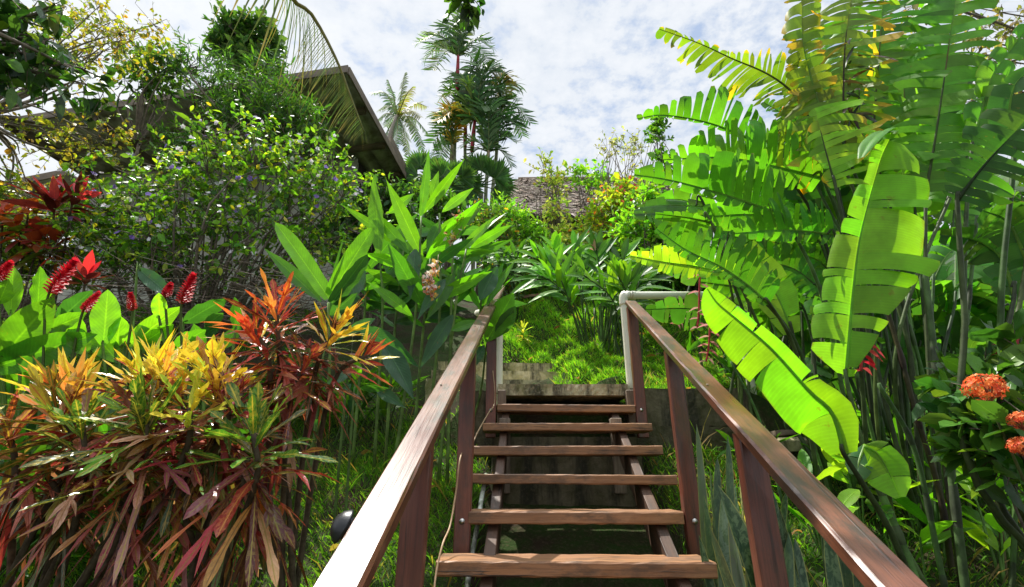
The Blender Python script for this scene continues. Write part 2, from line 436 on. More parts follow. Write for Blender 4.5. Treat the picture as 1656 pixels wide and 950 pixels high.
M['thatch'] = tint('thatch', .9, .5, 20., .5, .15)
M['dark'] = plain('dark_boards', (.03, .022, .016), .8, 12., .5)
# ------------------------------------------------------------------ camera, sky, sun
sc = bpy.context.scene
cam = bpy.data.cameras.new('camera'); camo = bpy.data.objects.new('camera', cam); C.objects.link(camo)
cam.sensor_width = 36; cam.lens = 36 * F / 1656; cam.clip_end = 2000; cam.clip_start = .02
camo.rotation_euler = (pi / 2 + PITCH, 0, 0); sc.camera = camo
SUN_EL, SUN_AZ = radians(64), radians(-43)          # azimuth from straight ahead, minus = to the left
sd = np.array((sin(SUN_AZ) * cos(SUN_EL), cos(SUN_AZ) * cos(SUN_EL), sin(SUN_EL)))
sl = bpy.data.lights.new('sun', 'SUN'); sl.energy = 5.0; sl.angle = radians(.5); sl.color = (1, .955, .87)
so = bpy.data.objects.new('sun', sl); C.objects.link(so)
import mathutils
so.rotation_euler = mathutils.Vector(sd).to_track_quat('Z', 'Y').to_euler()
w = bpy.data.worlds.new('World'); sc.world = w; w.use_nodes = True
s = NT.__new__(NT); s.t = w.node_tree; s.t.nodes.clear()
wo = s.n('ShaderNodeOutputWorld'); bg = s.n('ShaderNodeBackground'); bg.inputs[1].default_value = .12
sky = s.n('ShaderNodeTexSky', sky_type='NISHITA', sun_disc=False, sun_elevation=SUN_EL, sun_rotation=SUN_AZ, air_density=1.1, dust_density=.6, ozone_density=2.5)
d = s.n('ShaderNodeTexCoord').outputs['Generated']
sp = s.n('ShaderNodeSeparateXYZ'); s.l(d, sp.inputs[0])
z = s.math('ADD', s.math('MAXIMUM', sp.outputs[2], 0.02), .12)
cb = s.n('ShaderNodeCombineXYZ'); s.l(s.math('DIVIDE', sp.outputs[0], z), cb.inputs[0]); s.l(s.math('DIVIDE', sp.outputs[1], z), cb.inputs[1])
c1 = s.noise(cb.outputs[0], 11., 6, .62, .0); c2 = s.noise(cb.outputs[0], 1.9, 3, .5, .0); c3 = s.noise(cb.outputs[0], 22., 4, .6, .0)
dens = s.math('ADD', s.math('ADD', s.math('MULTIPLY', c1, .62), s.math('MULTIPLY', c2, .5)), s.math('MULTIPLY', c3, .2))
glow = s.n('ShaderNodeVectorMath', operation='DOT_PRODUCT'); s.l(d, glow.inputs[0]); glow.inputs[1].default_value = tuple(nrm(sd + np.array((-.45, .15, -.35))))
gl = s.math('POWER', s.math('MAXIMUM', glow.outputs['Value'], 0.), 5.)
dens = s.math('ADD', dens, s.math('MULTIPLY', gl, .12))
mask = s.ramp(dens, ((.49, .30), (.575, .72), (.66, 1)))
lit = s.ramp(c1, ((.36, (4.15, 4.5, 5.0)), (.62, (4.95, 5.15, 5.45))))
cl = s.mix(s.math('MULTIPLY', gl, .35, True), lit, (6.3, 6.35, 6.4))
zen = s.ramp(sp.outputs[2], ((.79, 1), (.96, 3.8)))  # clouds overhead, out of frame, are brightened as added fill light
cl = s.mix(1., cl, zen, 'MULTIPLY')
blue = s.mix(.55, sky.outputs[0], (2.3, 3.1, 4.5))
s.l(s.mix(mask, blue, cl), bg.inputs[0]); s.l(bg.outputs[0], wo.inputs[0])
sc.view_settings.view_transform = 'Standard'; sc.view_settings.look = 'None'; sc.view_settings.gamma = 1; sc.view_settings.exposure = .6
sc.view_settings.use_curve_mapping = False
sc.render.engine = 'CYCLES'
cy = sc.cycles; cy.use_denoising = True; cy.max_bounces = 10; cy.diffuse_bounces = 6; cy.transmission_bounces = 6; cy.glossy_bounces = 3; cy.sample_clamp_indirect = 6
try: cy.denoiser = 'OPENIMAGEDENOISE'
except Exception: pass

# ------------------------------------------------------------------ terrain
def lumps(x, y, k, ph):
    return (np.sin(x * k + ph + 1.3 * np.sin(y * k * .7 + ph)) * np.sin(y * k * 1.1 + 2 * ph + 1.1 * np.sin(x * k * .8)) )
def scx(y): return .30 + .089 * (y - 2.36)           # the middle of the stairs
def ground(x, y):
    x = np.asarray(x, float); y = np.asarray(y, float)
    low = np.where(y < -3, -2.06 - .543 * 3 + .05 * (y + 3), -2.06 + .543 * y)
    side = np.interp(y, (4.3, 5.3, 6.5, 8, 10, 14, 20, 40, 400), (.275, .85, 1.5, 2.3, 3.5, 5.5, 8, 10, 12))
    mid = np.interp(y, (4.3, 5, 6, 7, 8, 10, 14, 20, 40, 400), (.70, .90, 1.36, 2.05, 2.8, 3.9, 5.8, 8, 10, 12))
    m = smooth(-.75, -.25, x) * (1 - smooth(2.0, 2.7, x)) * np.ones_like(y)
    m2 = smooth(-.75, -.3, x) * (1 - smooth(3., 5, x))
    m = np.where(y > 5, np.maximum(m, m2 * smooth(5, 6, y)), m)
    h = np.where(y < 4.27, low, lerp(side, mid, m))
    tr = (1 - smooth(.52, .62, np.abs(x - scx(y)))) * (y < 4.2) * smooth(-2, 0, y)
    h = h - .26 * tr
    h = h - .2 * (1 - smooth(-.1, .0, x - (.72 - .55 * (y - 4.85)))) * smooth(-1.05, -.95, x) * smooth(4.76, 4.84, y) * (1 - smooth(5.9, 6.0, y))
    amp = np.where(y > 4.35, .12 * m + .04, .03) * (1 - .7 * tr)
    sl_ = smooth(-.35, -.25, x) * (1 - smooth(1.02, 1.1, x)) * (y > 4.27) * (1 - smooth(4.66, 4.76, y))
    h = h - .12 * sl_; amp = amp * (1 - sl_)
    far = 1 + 3 * smooth(10, 40, y)
    h = h + amp * far * (lumps(x, y, 4.6, .4) + .6 * lumps(x, y, 9.7, 2.1)) * np.where(np.abs(y - 4.3) < .2, .1, 1)
    return h
def gz(x, y): return float(ground(np.array([x]), np.array([y]))[0])
xs = np.concatenate((np.linspace(-160, -12, 24), np.arange(-11.5, -5, .4), np.arange(-5, 6, .08), np.arange(6, 12, .4), np.linspace(12.5, 160, 24)))
ys = np.concatenate((np.linspace(-60, -4, 14), np.arange(-3.5, 1, .3), np.arange(1, 4.2, .08), (4.24, 4.262, 4.28, 4.32), np.arange(4.4, 10, .08), np.arange(10, 22, .4), np.linspace(23, 320, 40)))
X, Y = np.meshgrid(xs, ys); Z = ground(X, Y)
mb = MB(); nx = len(xs); i = np.arange(len(ys) - 1)[:, None] * nx; j = np.arange(nx - 1)[None]
mb.add(np.stack((X, Y, Z), -1).reshape(-1, 3), np.stack((i + j, i + j + 1, i + nx + j + 1, i + nx + j), -1).reshape(-1, 4))
mb.build('hillside_ground', M['ground'], kind='structure')

def grass(mb, n, x0, x1, y0, y1, ln, wd, cols, mask=None, w=None, flop=.5, lean=.35):
    x = uni(x0, x1, n); y = uni(y0, y1, n)
    k = ~((np.abs(x - scx(y)) < .5) & (y < 4.3)) & ~((y > 4.15) & (y < 4.43) & (x > -.4) & (x < 2.0)) & ~((y > 4.15) & (y < 4.73) & (x > -.4) & (x < 1.0))
    k &= ~((x < .42) & (x > -.75) & (y > 4.3) & (y < 6.0) & (x < .72 - .55 * (y - 4.85)))
    if mask is not None: k &= mask(x, y)
    x, y = x[k], y[k]; n = len(x)
    B = np.column_stack((x, y, ground(x, y) - .01))
    a = uni(0, 6.28, n); h = uni(.25, 1., n)
    lp = lumps(x, y, 4.6, .4)
    D = np.column_stack((np.cos(a) * h, np.sin(a) * h - lean, np.full(n, 1.1)))
    L = ln * np.exp(R.normal(0, .28, n)) * (1 + .45 * lp)
    c = pick(cols, n, .22, .1, w)
    lances(mb, B, D, L, wd * np.exp(R.normal(0, .2, n)), np.column_stack((np.sin(a), -np.cos(a), np.full(n, .6))), uni(.1, flop, n), c, 2, 2, 0, 0, 'thin')
mb = MB()
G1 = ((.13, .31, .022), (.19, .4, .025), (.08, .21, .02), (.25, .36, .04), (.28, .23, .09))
G2 = ((.07, .18, .018), (.11, .25, .02), (.045, .13, .018), (.16, .23, .035), (.22, .18, .08))  # darker lawn greens, with the lawn's shade put into the colour
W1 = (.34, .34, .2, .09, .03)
def nopl(x, y): return R.rand(len(x)) < np.clip(.55 + .5 * lumps(x, y, 3.1, 1.7) + .45 * lumps(x, y, 1.4, .2), .12, 1)
grass(mb, 165000, -.6, 3.6, 4.35, 9.2, .075, .0075, G1, None, W1)
grass(mb, 95000, -4.2, -.2, 1.2, 5.6, .085, .006, G2, nopl, W1)
grass(mb, 85000, .95, 5.4, 1.2, 7., .085, .0065, G2, nopl, (.3, .3, .2, .13, .07))
grass(mb, 700, -.6, 3.6, 4.8, 9.2, .14, .012, ((.1, .22, .02), (.25, .22, .06), (.3, .24, .1)), nopl)
grass(mb, 2500, .95, 5.4, 1.6, 7., .2, .012, ((.1, .2, .02), (.25, .2, .06), (.3, .22, .1)), nopl)
grass(mb, 1500, -4., -.3, 1.6, 5.6, .17, .012, ((.08, .18, .02), (.25, .2, .06)), nopl)
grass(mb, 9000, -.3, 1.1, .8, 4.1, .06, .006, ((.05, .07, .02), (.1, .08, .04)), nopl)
grass(mb, 30000, -9, -3.5, 2., 9.8, .16, .014, G2, nopl, W1)
grass(mb, 30000, 3.2, 9, 4., 12, .16, .014, G2, nopl, W1)
mb.build('soft_lawn_grass', M['grass'], kind='stuff')

mb = MB(); n = 520; x = np.concatenate((uni(-3.5, -.3, 200), uni(1., 4.5, 220), uni(-.2, 2.5, 100))); y = np.concatenate((uni(1.4, 5., 200), uni(1.6, 6., 220), uni(4.9, 8., 100)))
a = uni(0, 6.28, n); lances(mb, np.column_stack((x, y, ground(x, y) + uni(.02, .07, n))), np.column_stack((np.cos(a), np.sin(a), R.normal(.25, .25, n))), uni(.05, .16, n), uni(.02, .05, n), UP + R.normal(0, .4, (n, 3)), uni(0, .5, n), pick(((.16, .09, .04), (.24, .15, .07), (.09, .05, .025), (.3, .2, .08)), n, .25), 5, 3, .4, .15, 'oval', twist=R.normal(0, .6, n))
mb.build('leaf_litter', M['leaf'], kind='stuff')
# ------------------------------------------------------------------ wooden staircase
st = thing('wooden_staircase', 'open wooden staircase of brown planks with two reddish handrails on bolted posts', 'staircase', (.3, 2.36, -1.05))
def sY(k): return 2.36 + .326 * k
def sZ(k): return -.329 + .177 * k
ends = {-2: (-.42, .74), -1: (-.29, .76), 0: (-.34, .82), 1: (-.327, .873), 2: (-.222, .860), 3: (-.251, .952), 4: (-.264, .980), 5: (-.214, 1.015), 6: (-.122, .985)}
for k, (a, b) in ends.items():
    mb = MB(); kk = k - 1
    y0, z0 = sY(kk), sZ(kk); dp = .235 + R.normal(0, .006); th = .056 + R.normal(0, .003); r = R.normal(0, .004)
    beam(mb, (a, y0 + dp / 2, z0 - th / 2 - r), (b, y0 + dp / 2 + .01, z0 - th / 2 + r), dp, th, UP, .006, 26, .001)
    mb.build('tread', M['tread'], st, False)
rail = lambda y: -.329 + .543 * (y - 2.36) + .862
def railx(side, y): return (-.345 + .05 * (y - .6)) if side < 0 else (.675 + .1035 * (y - .6))
for sd_ in (-1, 1):
    mb = MB(); y0, y1 = .3, (5.05 if sd_ < 0 else 4.07)
    up = nrm(np.array((0, -.543, 1.)))
    A = np.array((railx(sd_, y0), y0, rail(y0) - .022)); B = np.array((railx(sd_, y1), y1, rail(y1) - .022))
    beam(mb, A, B, .092, .042, up, .007, 24, .0006)
    h = mb.build('handrail', M['rail'], st, False)
    for y in (.98, 2.05, 3.1):
        for dx in (-.02, .018):
            mb = MB(); c = np.array((railx(sd_, y) + dx, y + dx * .5, rail(y) - .0005)); lathe(mb, c, ((0, .0022), (.005, .002), (.0055, 0)), 10, up)
            mb.build('screw', M['oldwood'], h)
for k, sd_, x in ((2, -1, -.247), (6, -1, -.168), (-1, -1, -.335), (2, 1, .905), (6, 1, 1.026), (-1, 1, .805)):
    y = sY(k - 1); z = sZ(k - 1); mb = MB()
    yy = y + .03
    xt = railx(sd_, yy + .02)
    lo = -.255 if k > 0 else -.55
    beam(mb, (x, yy, z + lo), (x + (xt - x) * .6, yy + .004, rail(yy) - .045), .082, .055, (0, -1, 0), .005, 12, .0008)
    p = mb.build('post', M['post'], st, False)
    mb = MB(); lathe(mb, (x, yy - .0275, z - .045), ((0, .009), (.007, .009), (.008, .005), (.014, .004), (.0145, 0)), 14, (0, -1, 0))
    mb.build('bolt', M['steel'], p)
for x0, x1 in ((-.16, -.045), (.64, .83)):
    mb = MB(); up = nrm(np.array((0, -.543, 1.)))
    A = np.array((x0, .9, sZ(-4.478) - .19)); B = np.array((x1, 4.22, sZ(5.706) - .19))
    beam(mb, A, B, .055, .17, up, .005, 14, .0015)
    mb.build('stringer', M['string'], st, False)
for x in (-.055, .80):
    mb = MB(); beam(mb, (x, 3.93, -.1), (x, 3.93, .44), .085, .075, (0, -1, 0), .006, 5, .002); mb.build('leg', M['oldwood'], st, False)
for x in (-.085, .985):
    mb = MB(); beam(mb, (x, 4.16, .42), (x, 4.16, .695), .07, .06, (0, -1, 0), .006, 3, .002); mb.build('ledger_block', M['oldwood'], st, False)

# ------------------------------------------------------------------ concrete
def rough_block(mb, x0, x1, y0, y1, z0, z1, jit=.008, s=.05, sk=0.):
    """a worn cast block: gridded box with broken arrises"""
    def grid(o, a, b, na, nb):
        u, v = np.meshgrid(np.linspace(0, 1, na + 1), np.linspace(0, 1, nb + 1))
        return np.asarray(o) + u[..., None] * np.asarray(a) + v[..., None] * np.asarray(b)
    L = np.array((x1 - x0, sk, 0)); D = np.array((0, y1 - y0, 0)); H = np.array((0, 0, z1 - z0)); o = np.array((x0, y0, z0))
    n = lambda a: max(2, min(60, int(np.linalg.norm(a) / s)))
    for (q, a, b) in ((o, L, H), (o + D, H, L), (o, H, D), (o + L, D, H), (o + H, L, D), (o, D, L)):
        g = grid(q, a, b, n(a), n(b)); sh = g.shape
        p = g.reshape(-1, 3)
        f = np.sin(p * np.array((17., 23., 31.)) + 1).sum(1) + np.sin(p @ np.array((41., 37., 53.))) + np.sin(p @ np.array((-97., 61., 113.)))
        rel = (p - o) @ np.diag(1 / np.array((x1 - x0, y1 - y0, z1 - z0)))
        c = np.array(((x0 + x1) / 2, (y0 + y1) / 2 + sk / 2, (z0 + z1) / 2))
        p = p + nrm(p - c) * (f * jit * .5)[:, None]
        i = np.arange(sh[0] - 1)[:, None] * sh[1]; j = np.arange(sh[1] - 1)[None]
        mb.add(p, np.stack((i + j, i + j + 1, i + sh[1] + j + 1, i + sh[1] + j), -1).reshape(-1, 4))
mb = MB(); rough_block(mb, -.12, .985, 4.2, 4.75, .66, .755, .006, .03)
tag(mb.build('landing_slab', M['concrete'], None, False, (.4, 4.4, .66)), 'mossy concrete slab forming the landing at the top of the wooden stairs', 'concrete slab')
mb = MB(); rough_block(mb, -.16, .99, 4.10, 4.36, .17, .315); rough_block(mb, -.16, .99, 3.94, 4.36, -.2, .168)
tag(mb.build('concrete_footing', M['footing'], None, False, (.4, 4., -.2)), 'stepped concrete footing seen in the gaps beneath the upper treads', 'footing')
mb = MB(); rough_block(mb, .995, 1.98, 4.2, 4.40, .41, .72, .007, .04); rough_block(mb, .995, 1.96, 4.185, 4.40, -.1, .405, .007, .04)
rough_block(mb, -.34, -.165, 4.2, 4.42, -.1, .70, .006, .04)
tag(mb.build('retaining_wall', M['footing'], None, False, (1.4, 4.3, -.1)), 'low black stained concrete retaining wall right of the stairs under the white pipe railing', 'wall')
mb = MB()
for k, (a, b, c, d) in enumerate((((810, 613), (905, 628), 4.85, .2), ((812, 597), (918, 616), 5.2, .2), ((812, 582), (868, 602), 5.6, .2))):
    A = P(a[0], a[1], c); B = P(b[0], b[1], c + .12)
    x0 = -.85; z = (A[2] + B[2]) / 2
    rough_block(mb, x0, B[0] + .22, c, c + .5, z - .22, z + .04, .007, .04, .12)
tag(mb.build('garden_steps', M['concrete'], None, False, (-.2, 5.2, .8)), 'three old concrete steps climbing left into the grass above the landing', 'steps')
mb = MB(); beam(mb, P(1246, 702, 4.05), P(1312, 699, 4.0), .2, .04, UP, .006, 6, .003)
tag(mb.build('loose_plank', M['oldwood'], None, False, P(1280, 704, 4.)), 'pale weathered plank lying in the grass right of the stairs', 'plank')
mb = MB(); lathe(mb, P(1275, 716, 3.9) - UP * .02, ((.0, .05), (.13, .05), (.16, .025), (.15, -.05)), 9)
tag(mb.build('stepping_stone', M['concrete'], None, False, P(1275, 716, 3.9)), 'small round pale stone in the grass in front of the weathered plank', 'stone')

# ------------------------------------------------------------------ white pipe railings
def pipe_rail(pts, label):
    t = thing('pipe_railing', label, 'railing', pts[0][0], 'white pipe railings at the landing')
    for q in pts:
        up = abs(q[0][2] - q[1][2]) > .4; mb = MB()
        tube(mb, q, .036, 10, 14); mb.build('post' if up else 'top_rail', M['pvc'], t)
    return t
px1 = P(1008, 478, 4.33)
A = px1; Bt = P(1190, 478, 4.36)
t = pipe_rail([((A[0], A[1], .70), (A[0], A[1], A[2] - .03)), (A + (.02, 0, 0), Bt - (.02, 0, 0)), ((Bt[0], Bt[1], .35), (Bt[0], Bt[1], Bt[2] - .03))], 'white plastic pipe railing with two posts on the retaining wall right of the landing')
for c, d in ((A, 1), (Bt, -1)):
    mb = MB(); tube(mb, (c - UP * .10, c - UP * .03, c + np.array((d * .012, 0, .004)), c + np.array((d * .05, 0, 0)), c + np.array((d * .11, 0, 0))), .0415, 16, 14); mb.build('elbow', M['pvc'], t)
c = np.array((-.118, 4.36, 1.49))
t = pipe_rail([((c[0], c[1], .70), (c[0], c[1], c[2] - .03)), (c + (0, .02, 0), c + (-.28, 1.05, .30))], 'short white plastic pipe post and rail behind the top of the left handrail')
mb = MB(); tube(mb, (c - UP * .10, c - UP * .03, c + (-.01, .03, .01), c + (-.03, .11, .032)), .0415, 12, 14); mb.build('elbow', M['pvc'], t)

# ------------------------------------------------------------------ cable, conduit, path lights
mb = MB()
tube(mb, [P(x, y, Y) for x, y, Y in ((700, 985, 2.25), (705, 930, 2.33), (716, 880, 2.4), (728, 850, 2.55), (737, 800, 2.62), (746, 735, 2.68), (762, 722, 3.2), (772, 700, 3.35), (790, 668, 3.7), (799, 655, 3.93), (800, 630, 3.95), (797, 600, 3.97))], .0045, 60, 6)
tag(mb.build('cable', M['cord'], None, True, P(716, 880, 2.4)), 'thin tan cable running up the left side of the stairs past the bolted posts', 'cable')
mb = MB()
tube(mb, [P(x, y, Y) for x, y, Y in ((752, 975, 2.55), (762, 905, 2.7), (772, 850, 2.85), (779, 805, 3.0), (786, 768, 3.2))], .013, 24, 8)
tag(mb.build('conduit_pipe', M['conduit'], None, True, P(762, 905, 2.6)), 'pale flaking conduit pipe behind the left ends of the treads', 'pipe')
def path_light(c, r, h, label, mats, up=UP):
    t = thing('path_light', label, 'garden light', c - UP * h, 'garden path lights')
    mb = MB(); lathe(mb, c, ((0, r * .75), (r * .4, r * .7), (r * .8, r * .45), (r * 1.05, r * .1), (r * 1.1, -.0), (r * 1.0, -r * .06), (0, -r * .05)), 24, up); mb.build('cap', mats[0], t)
    mb = MB(); lathe(mb, c, ((r * .72, -r * .08), (r * .72, -r * 1.2), (r * .5, -r * 1.5), (0, -r * 1.5)), 20, up); mb.build('lamp_body', mats[1], t)
    mb = MB(); tube(mb, (c - up * r * 1.4, c - UP * h), r * .22, 2, 8); mb.build('stake', mats[1], t)
path_light(P(942, 577, 5.95), .058, .32, 'small grey path light with a domed cap standing in the bright grass bank', (M['lampgrey'], M['lampgrey']))
path_light(P(556, 852, 1.5), .043, .5, 'black round garden spotlight half hidden behind the left handrail', (M['black'], M['black']), nrm((-.75, -.35, .4)))
# ------------------------------------------------------------------ house under the metal roof
cR = P(560, 122, 7.0); cL = P(15, 205, 8.4); dB = nrm(P(665, 310, 10.9) - cR)
h = thing('house', 'wooden house with a grey corrugated roof on deep overhanging eaves above the shrubs', 'house', (-6.5, 10, 3.4))
dA = nrm(cL - cR); LA = np.linalg.norm(cL - cR); dB = nrm(np.array((dB[0], dB[1], 0))); up = nrm(np.cross(dB, dA)); up = up if up[2] > 0 else -up
def hp(a, b, z=0.): return cR + dA * a + dB * b + up * z
mb = MB(); n = 200; aa = np.linspace(-.06, LA, n + 1); prof = .035 * np.sign(np.sin(aa * 2 * pi / .42)) * np.abs(np.sin(aa * 2 * pi / .42)) ** .5
V = []; 
for b in (-.1, 7.5):
    for dz in (0.0, .012): V.append(np.array([hp(a, b, .06 + q + dz) for a, q in zip(aa, prof)]))
V = np.concatenate(V); N1 = n + 1; q = []
for i in range(n):
    q += [(i, i + 1, 2 * N1 + i + 1, 2 * N1 + i), (N1 + i, 3 * N1 + i, 3 * N1 + i + 1, N1 + i + 1), (i, N1 + i, N1 + i + 1, i + 1)]
mb.add(V, q); rf = mb.build('roof', M['metalroof'], h, False)
mb = MB()
for b in (.9, 2.0, 3.1, 4.2, 5.3): beam(mb, hp(0, b, -.02), hp(LA, b, -.02), .11, .11, up, .008)
mb.build('purlin', M['oldwood'], rf, False)
for a in (1.05, 3.2, 5.4, 7.2):
    mb = MB(); beam(mb, hp(a, 0, -.13), hp(a, 7, -.13), .09, .15, up, .008); mb.build('rafter', M['oldwood'], rf, False)
for A, B in ((hp(-.09, -.13, .0), hp(LA + .02, -.13, .0)), (hp(-.09, -.1, .0), hp(-.09, 7.4, .0)), (hp(LA, -.1, 0), hp(LA, 7.4, 0))):
    mb = MB(); beam(mb, A, B, .035, .17, up, .006); mb.build('fascia_board', M['oldwood'], rf, False)
mb = MB(); beam(mb, hp(-.02, 2.2, .27), hp(-.02, 4.4, .2), .05, .3, up, .01); mb.build('gutter_board', M['oldwood'], rf, False)
mb = MB(); beam(mb, P(-140, 328, 9.6), P(106, 279, 10.0), .04, .18, UP, .006); mb.build('fascia_board', M['oldwood'], rf, False)
q0, q1 = P(-140, 326, 9.65), P(106, 277, 10.05); mb = MB(); mb.add([q0, q1, q1 + np.array((.1, 2.6, .35)), q0 + np.array((.1, 2.6, .35)), q0 - UP * .03, q1 - UP * .03, q1 + np.array((.1, 2.6, .32)), q0 + np.array((.1, 2.6, .32))], [(0, 1, 2, 3), (7, 6, 5, 4), (0, 4, 5, 1), (1, 5, 6, 2), (2, 6, 7, 3), (3, 7, 4, 0)]); mb.build('lower_roof', M['metalroof'], h, False)
mb = MB()
wl0 = hp(LA - .35, 1.75); wl1 = hp(.75, 2.3)
zt = wl0[2] - .12; k = 0
z = 3.0
while z < zt - .02:
    beam(mb, (wl0[0], wl0[1], z + .08), (wl1[0], wl1[1], z + .08), .03, .168, nrm((0, -.08, 1)), .004); z += .165
beam(mb, (wl0[0], wl0[1] + .12, 4.9), (wl1[0], wl1[1] + .12, 4.9), .12, 3.7, UP, .01)
mb.build('wall', M['siding'], h, False)
mb = MB(); wl2 = hp(LA - .35, 6.9); beam(mb, (wl0[0] + .02, wl0[1] + .1, 4.9), (wl2[0], wl2[1], 4.9), .12, 3.7, UP, .01); mb.build('wall', M['siding'], h, False)
mb = MB(); wl3 = hp(.75, 6.9); beam(mb, (wl1[0] - .02, wl1[1] + .1, 4.9), (wl3[0], wl3[1], 4.9), .12, 3.7, UP, .01); mb.build('wall', M['dark'], h, False)
# ------------------------------------------------------------------ thatched hut
hut = thing('thatched_hut', 'low hut with a brown thatched roof at the top of the garden', 'hut', (1.6, 15, 5.6))
r0, r1 = P(838, 294, 15.5), P(1080, 296, 15.5); e0, e1 = P(806, 350, 13.), P(1120, 350, 13.)
mb = MB(); nb = 15000
u = R.rand(nb); v = (np.floor(R.rand(nb) * 16) + R.rand(nb) * .5) / 16
B = (r0 * (1 - u[:, None]) + r1 * u[:, None]) * (1 - v[:, None]) + (e0 * (1 - u[:, None]) + e1 * u[:, None]) * v[:, None]
dn = nrm(e0 - r0); no = nrm(np.cross(e1 - e0, r0 - e0)); no = no if no[2] > 0 else -no
B = B + no * uni(0, .09, nb)[:, None] + UP * (.06 * np.sin(B[:, :1] * 2.3))
D = dn * .55 + nrm(e1 - e0) * R.choice((-1, 1), nb)[:, None] * uni(.2, 1., nb)[:, None] + R.normal(0, .12, (nb, 3)) + no * .1
lances(mb, B, D, uni(.18, .5, nb), uni(.02, .06, nb), no, .1, pick(((.28, .23, .18), (.34, .28, .23), (.2, .16, .12), (.38, .33, .28)), nb, .3, .05), 2, 2, 0, 0, 'strap')
tube(mb, spline([r0 + (0, 0, .05), (r0 + r1) / 2 + (0, 0, .1), r1 + (0, 0, .05)], 16), .12, 0, 8, (.2, .15, .11))
back = (0, 5., -2.7)
mb.add([r0, r1, e1, e0, r0 + np.array(back), r1 + np.array(back)], [(0, 3, 2, 1), (0, 1, 5, 4)], [(0, 4, 3), (1, 2, 5)], (.13, .09, .06))
mb.build('roof', M['thatch'], hut, False)
mb = MB()
for x0, y0, x1, y1 in ((.3, 13.5, 4.6, 13.5), (.3, 17.5, 4.6, 17.5), (.3, 13.5, .3, 17.5), (4.6, 13.5, 4.6, 17.5)): beam(mb, (x0, y0, 6.4), (x1, y1, 6.4), .1, 2.6, UP, .01)
mb.build('wall', M['dark'], hut, False)
# ------------------------------------------------------------------ shrubs and trees
def crown_tree(name, label, cat, root, blobs, ntw, tl, lpt, ll, lw, cols, w=None, mat='leaf', prof='oval', bark=(.16, .13, .1), r0=.06, shell=.45, upb=.35, droop=.1, group=None, limbs=14, n=3, blossoms=(), trunk=None, twr=.004, gaps=0., spread=.55, leafup=.8, parts=('crown', 'trunk')):
    """a trunk with limbs and twigs; leaves sit along the twigs. blobs: (centre, radii, weight)"""
    root = np.asarray(root, float)
    t = thing(name, label, cat, root, group)
    tot = sum(b[2] for b in blobs); S = []; O = []
    for c, rr, wt in blobs:
        k = int(ntw * wt / tot); dr = rdir(k); rad = shell + (1 - shell) * R.rand(k) ** .6
        bump = 1 + .22 * np.sin(dr @ np.array((5., 3., 4.)) * 1.7 + R.rand() * 6) * np.sin(dr @ np.array((-4., 6., 2.)) + R.rand() * 6)
        p = np.asarray(c) + dr * (rad * bump)[:, None] * np.asarray(rr)
        if gaps:
            g = np.sin(p @ np.array((3.1, 2.3, 4.2)) * 1.3 + 1) * np.sin(p @ np.array((-2.7, 3.7, 2.9)) * 1.5) ; keep = g > -1 + 2 * gaps * R.rand(k) ; p, dr = p[keep], dr[keep]
        S.append(p); O.append(dr)
    S = np.concatenate(S); O = np.concatenate(O); k = len(S)
    bk = MB()
    cen = np.average([b[0] for b in blobs], axis=0, weights=[b[2] for b in blobs])
    tp = [root - UP * .1] + [np.asarray(q, float) for q in (trunk or [])]
    fork = tp[-1] if trunk else lerp(root, cen, .25)
    if trunk: tube(bk, tp, (r0, r0 * .6), 12, 8, bark)
    nodes = []
    sel = R.choice(k, min(limbs, k), replace=False)
    for i in sel:
        a = fork + R.normal(0, .02, 3); b = S[i]; m1 = lerp(a, b, .45) + R.normal(0, .09, 3) * np.linalg.norm(b - a) + UP * .06 * np.linalg.norm(b - a)
        pp = spline((a if trunk else lerp(root, a, .1), m1, b), 9); tube(bk, pp, (r0 * .55, r0 * .1), 0, 5, bark, cap=False); nodes.append(pp[2:])
    nodes = np.concatenate(nodes)
    dist = ((S[:, None] - nodes[None]) ** 2).sum(2); j = dist.argmin(1)
    prisms(bk, nodes[j], S, r0 * .12 + .002, bark, twr * .8)
    D = nrm(O * .6 + UP * upb + R.normal(0, spread, (k, 3)))
    E = S + D * (tl * np.exp(R.normal(0, .25, k)))[:, None] - UP * (droop * tl)
    prisms(bk, S, E, twr, bark)
    bk.build(parts[1], M['bark'], t)
    f = MB(); u = np.tile((np.arange(lpt) + .6) / lpt, k) ; I = np.repeat(np.arange(k), lpt)
    Bp = lerp(S[I], E[I], u[:, None]); Dp = nrm(D[I] * .45 + rdir(len(I), .15) * .9)
    Nn = nrm(UP * leafup + R.normal(0, .55, (len(I), 3)))
    L = ll * np.exp(R.normal(0, .25, len(I)))
    lances(f, Bp, Dp, L, L * lw * np.exp(R.normal(0, .12, len(I))), Nn, uni(0, droop * 2 + .05, len(I)), pick(cols, len(I), .22, .1, w), n, 3, .25, 0, prof)
    f.build(parts[0], M[mat], t)
    for nm, cnt, bc, br in blossoms:
        fb = MB(); sc_ = O @ np.array((.25, -.85, .45)); i = R.choice(np.where(sc_ > .25)[0], cnt); p = E[i] + O[i] * .05 + rdir(cnt, .5) * .03; fn = nrm(O[i] * .7 + R.normal(0, .5, (cnt, 3)) + np.array((0, -.5, .3)))
        for a in range(5):
            h1 = nrm(np.cross(fn, (.3, .2, 1.))); h2 = np.cross(fn, h1); an = a * 2 * pi / 5 + .2
            lances(fb, p, h1 * cos(an) + h2 * sin(an) + fn * .15, br * np.exp(R.normal(0, .15, cnt)), br * .95, fn, .05, np.repeat(pick(bc, cnt, .12, .05)[None], 1, 0)[0], 2, 3, .1, 0, 'oval')
        fb.build(nm, M['petal'], t)
    return t
def g(x, y, dz=0.): return np.array((x, y, gz(x, y) + dz))
GR = ((.05, .13, .02), (.085, .19, .022), (.03, .08, .018), (.15, .24, .03))
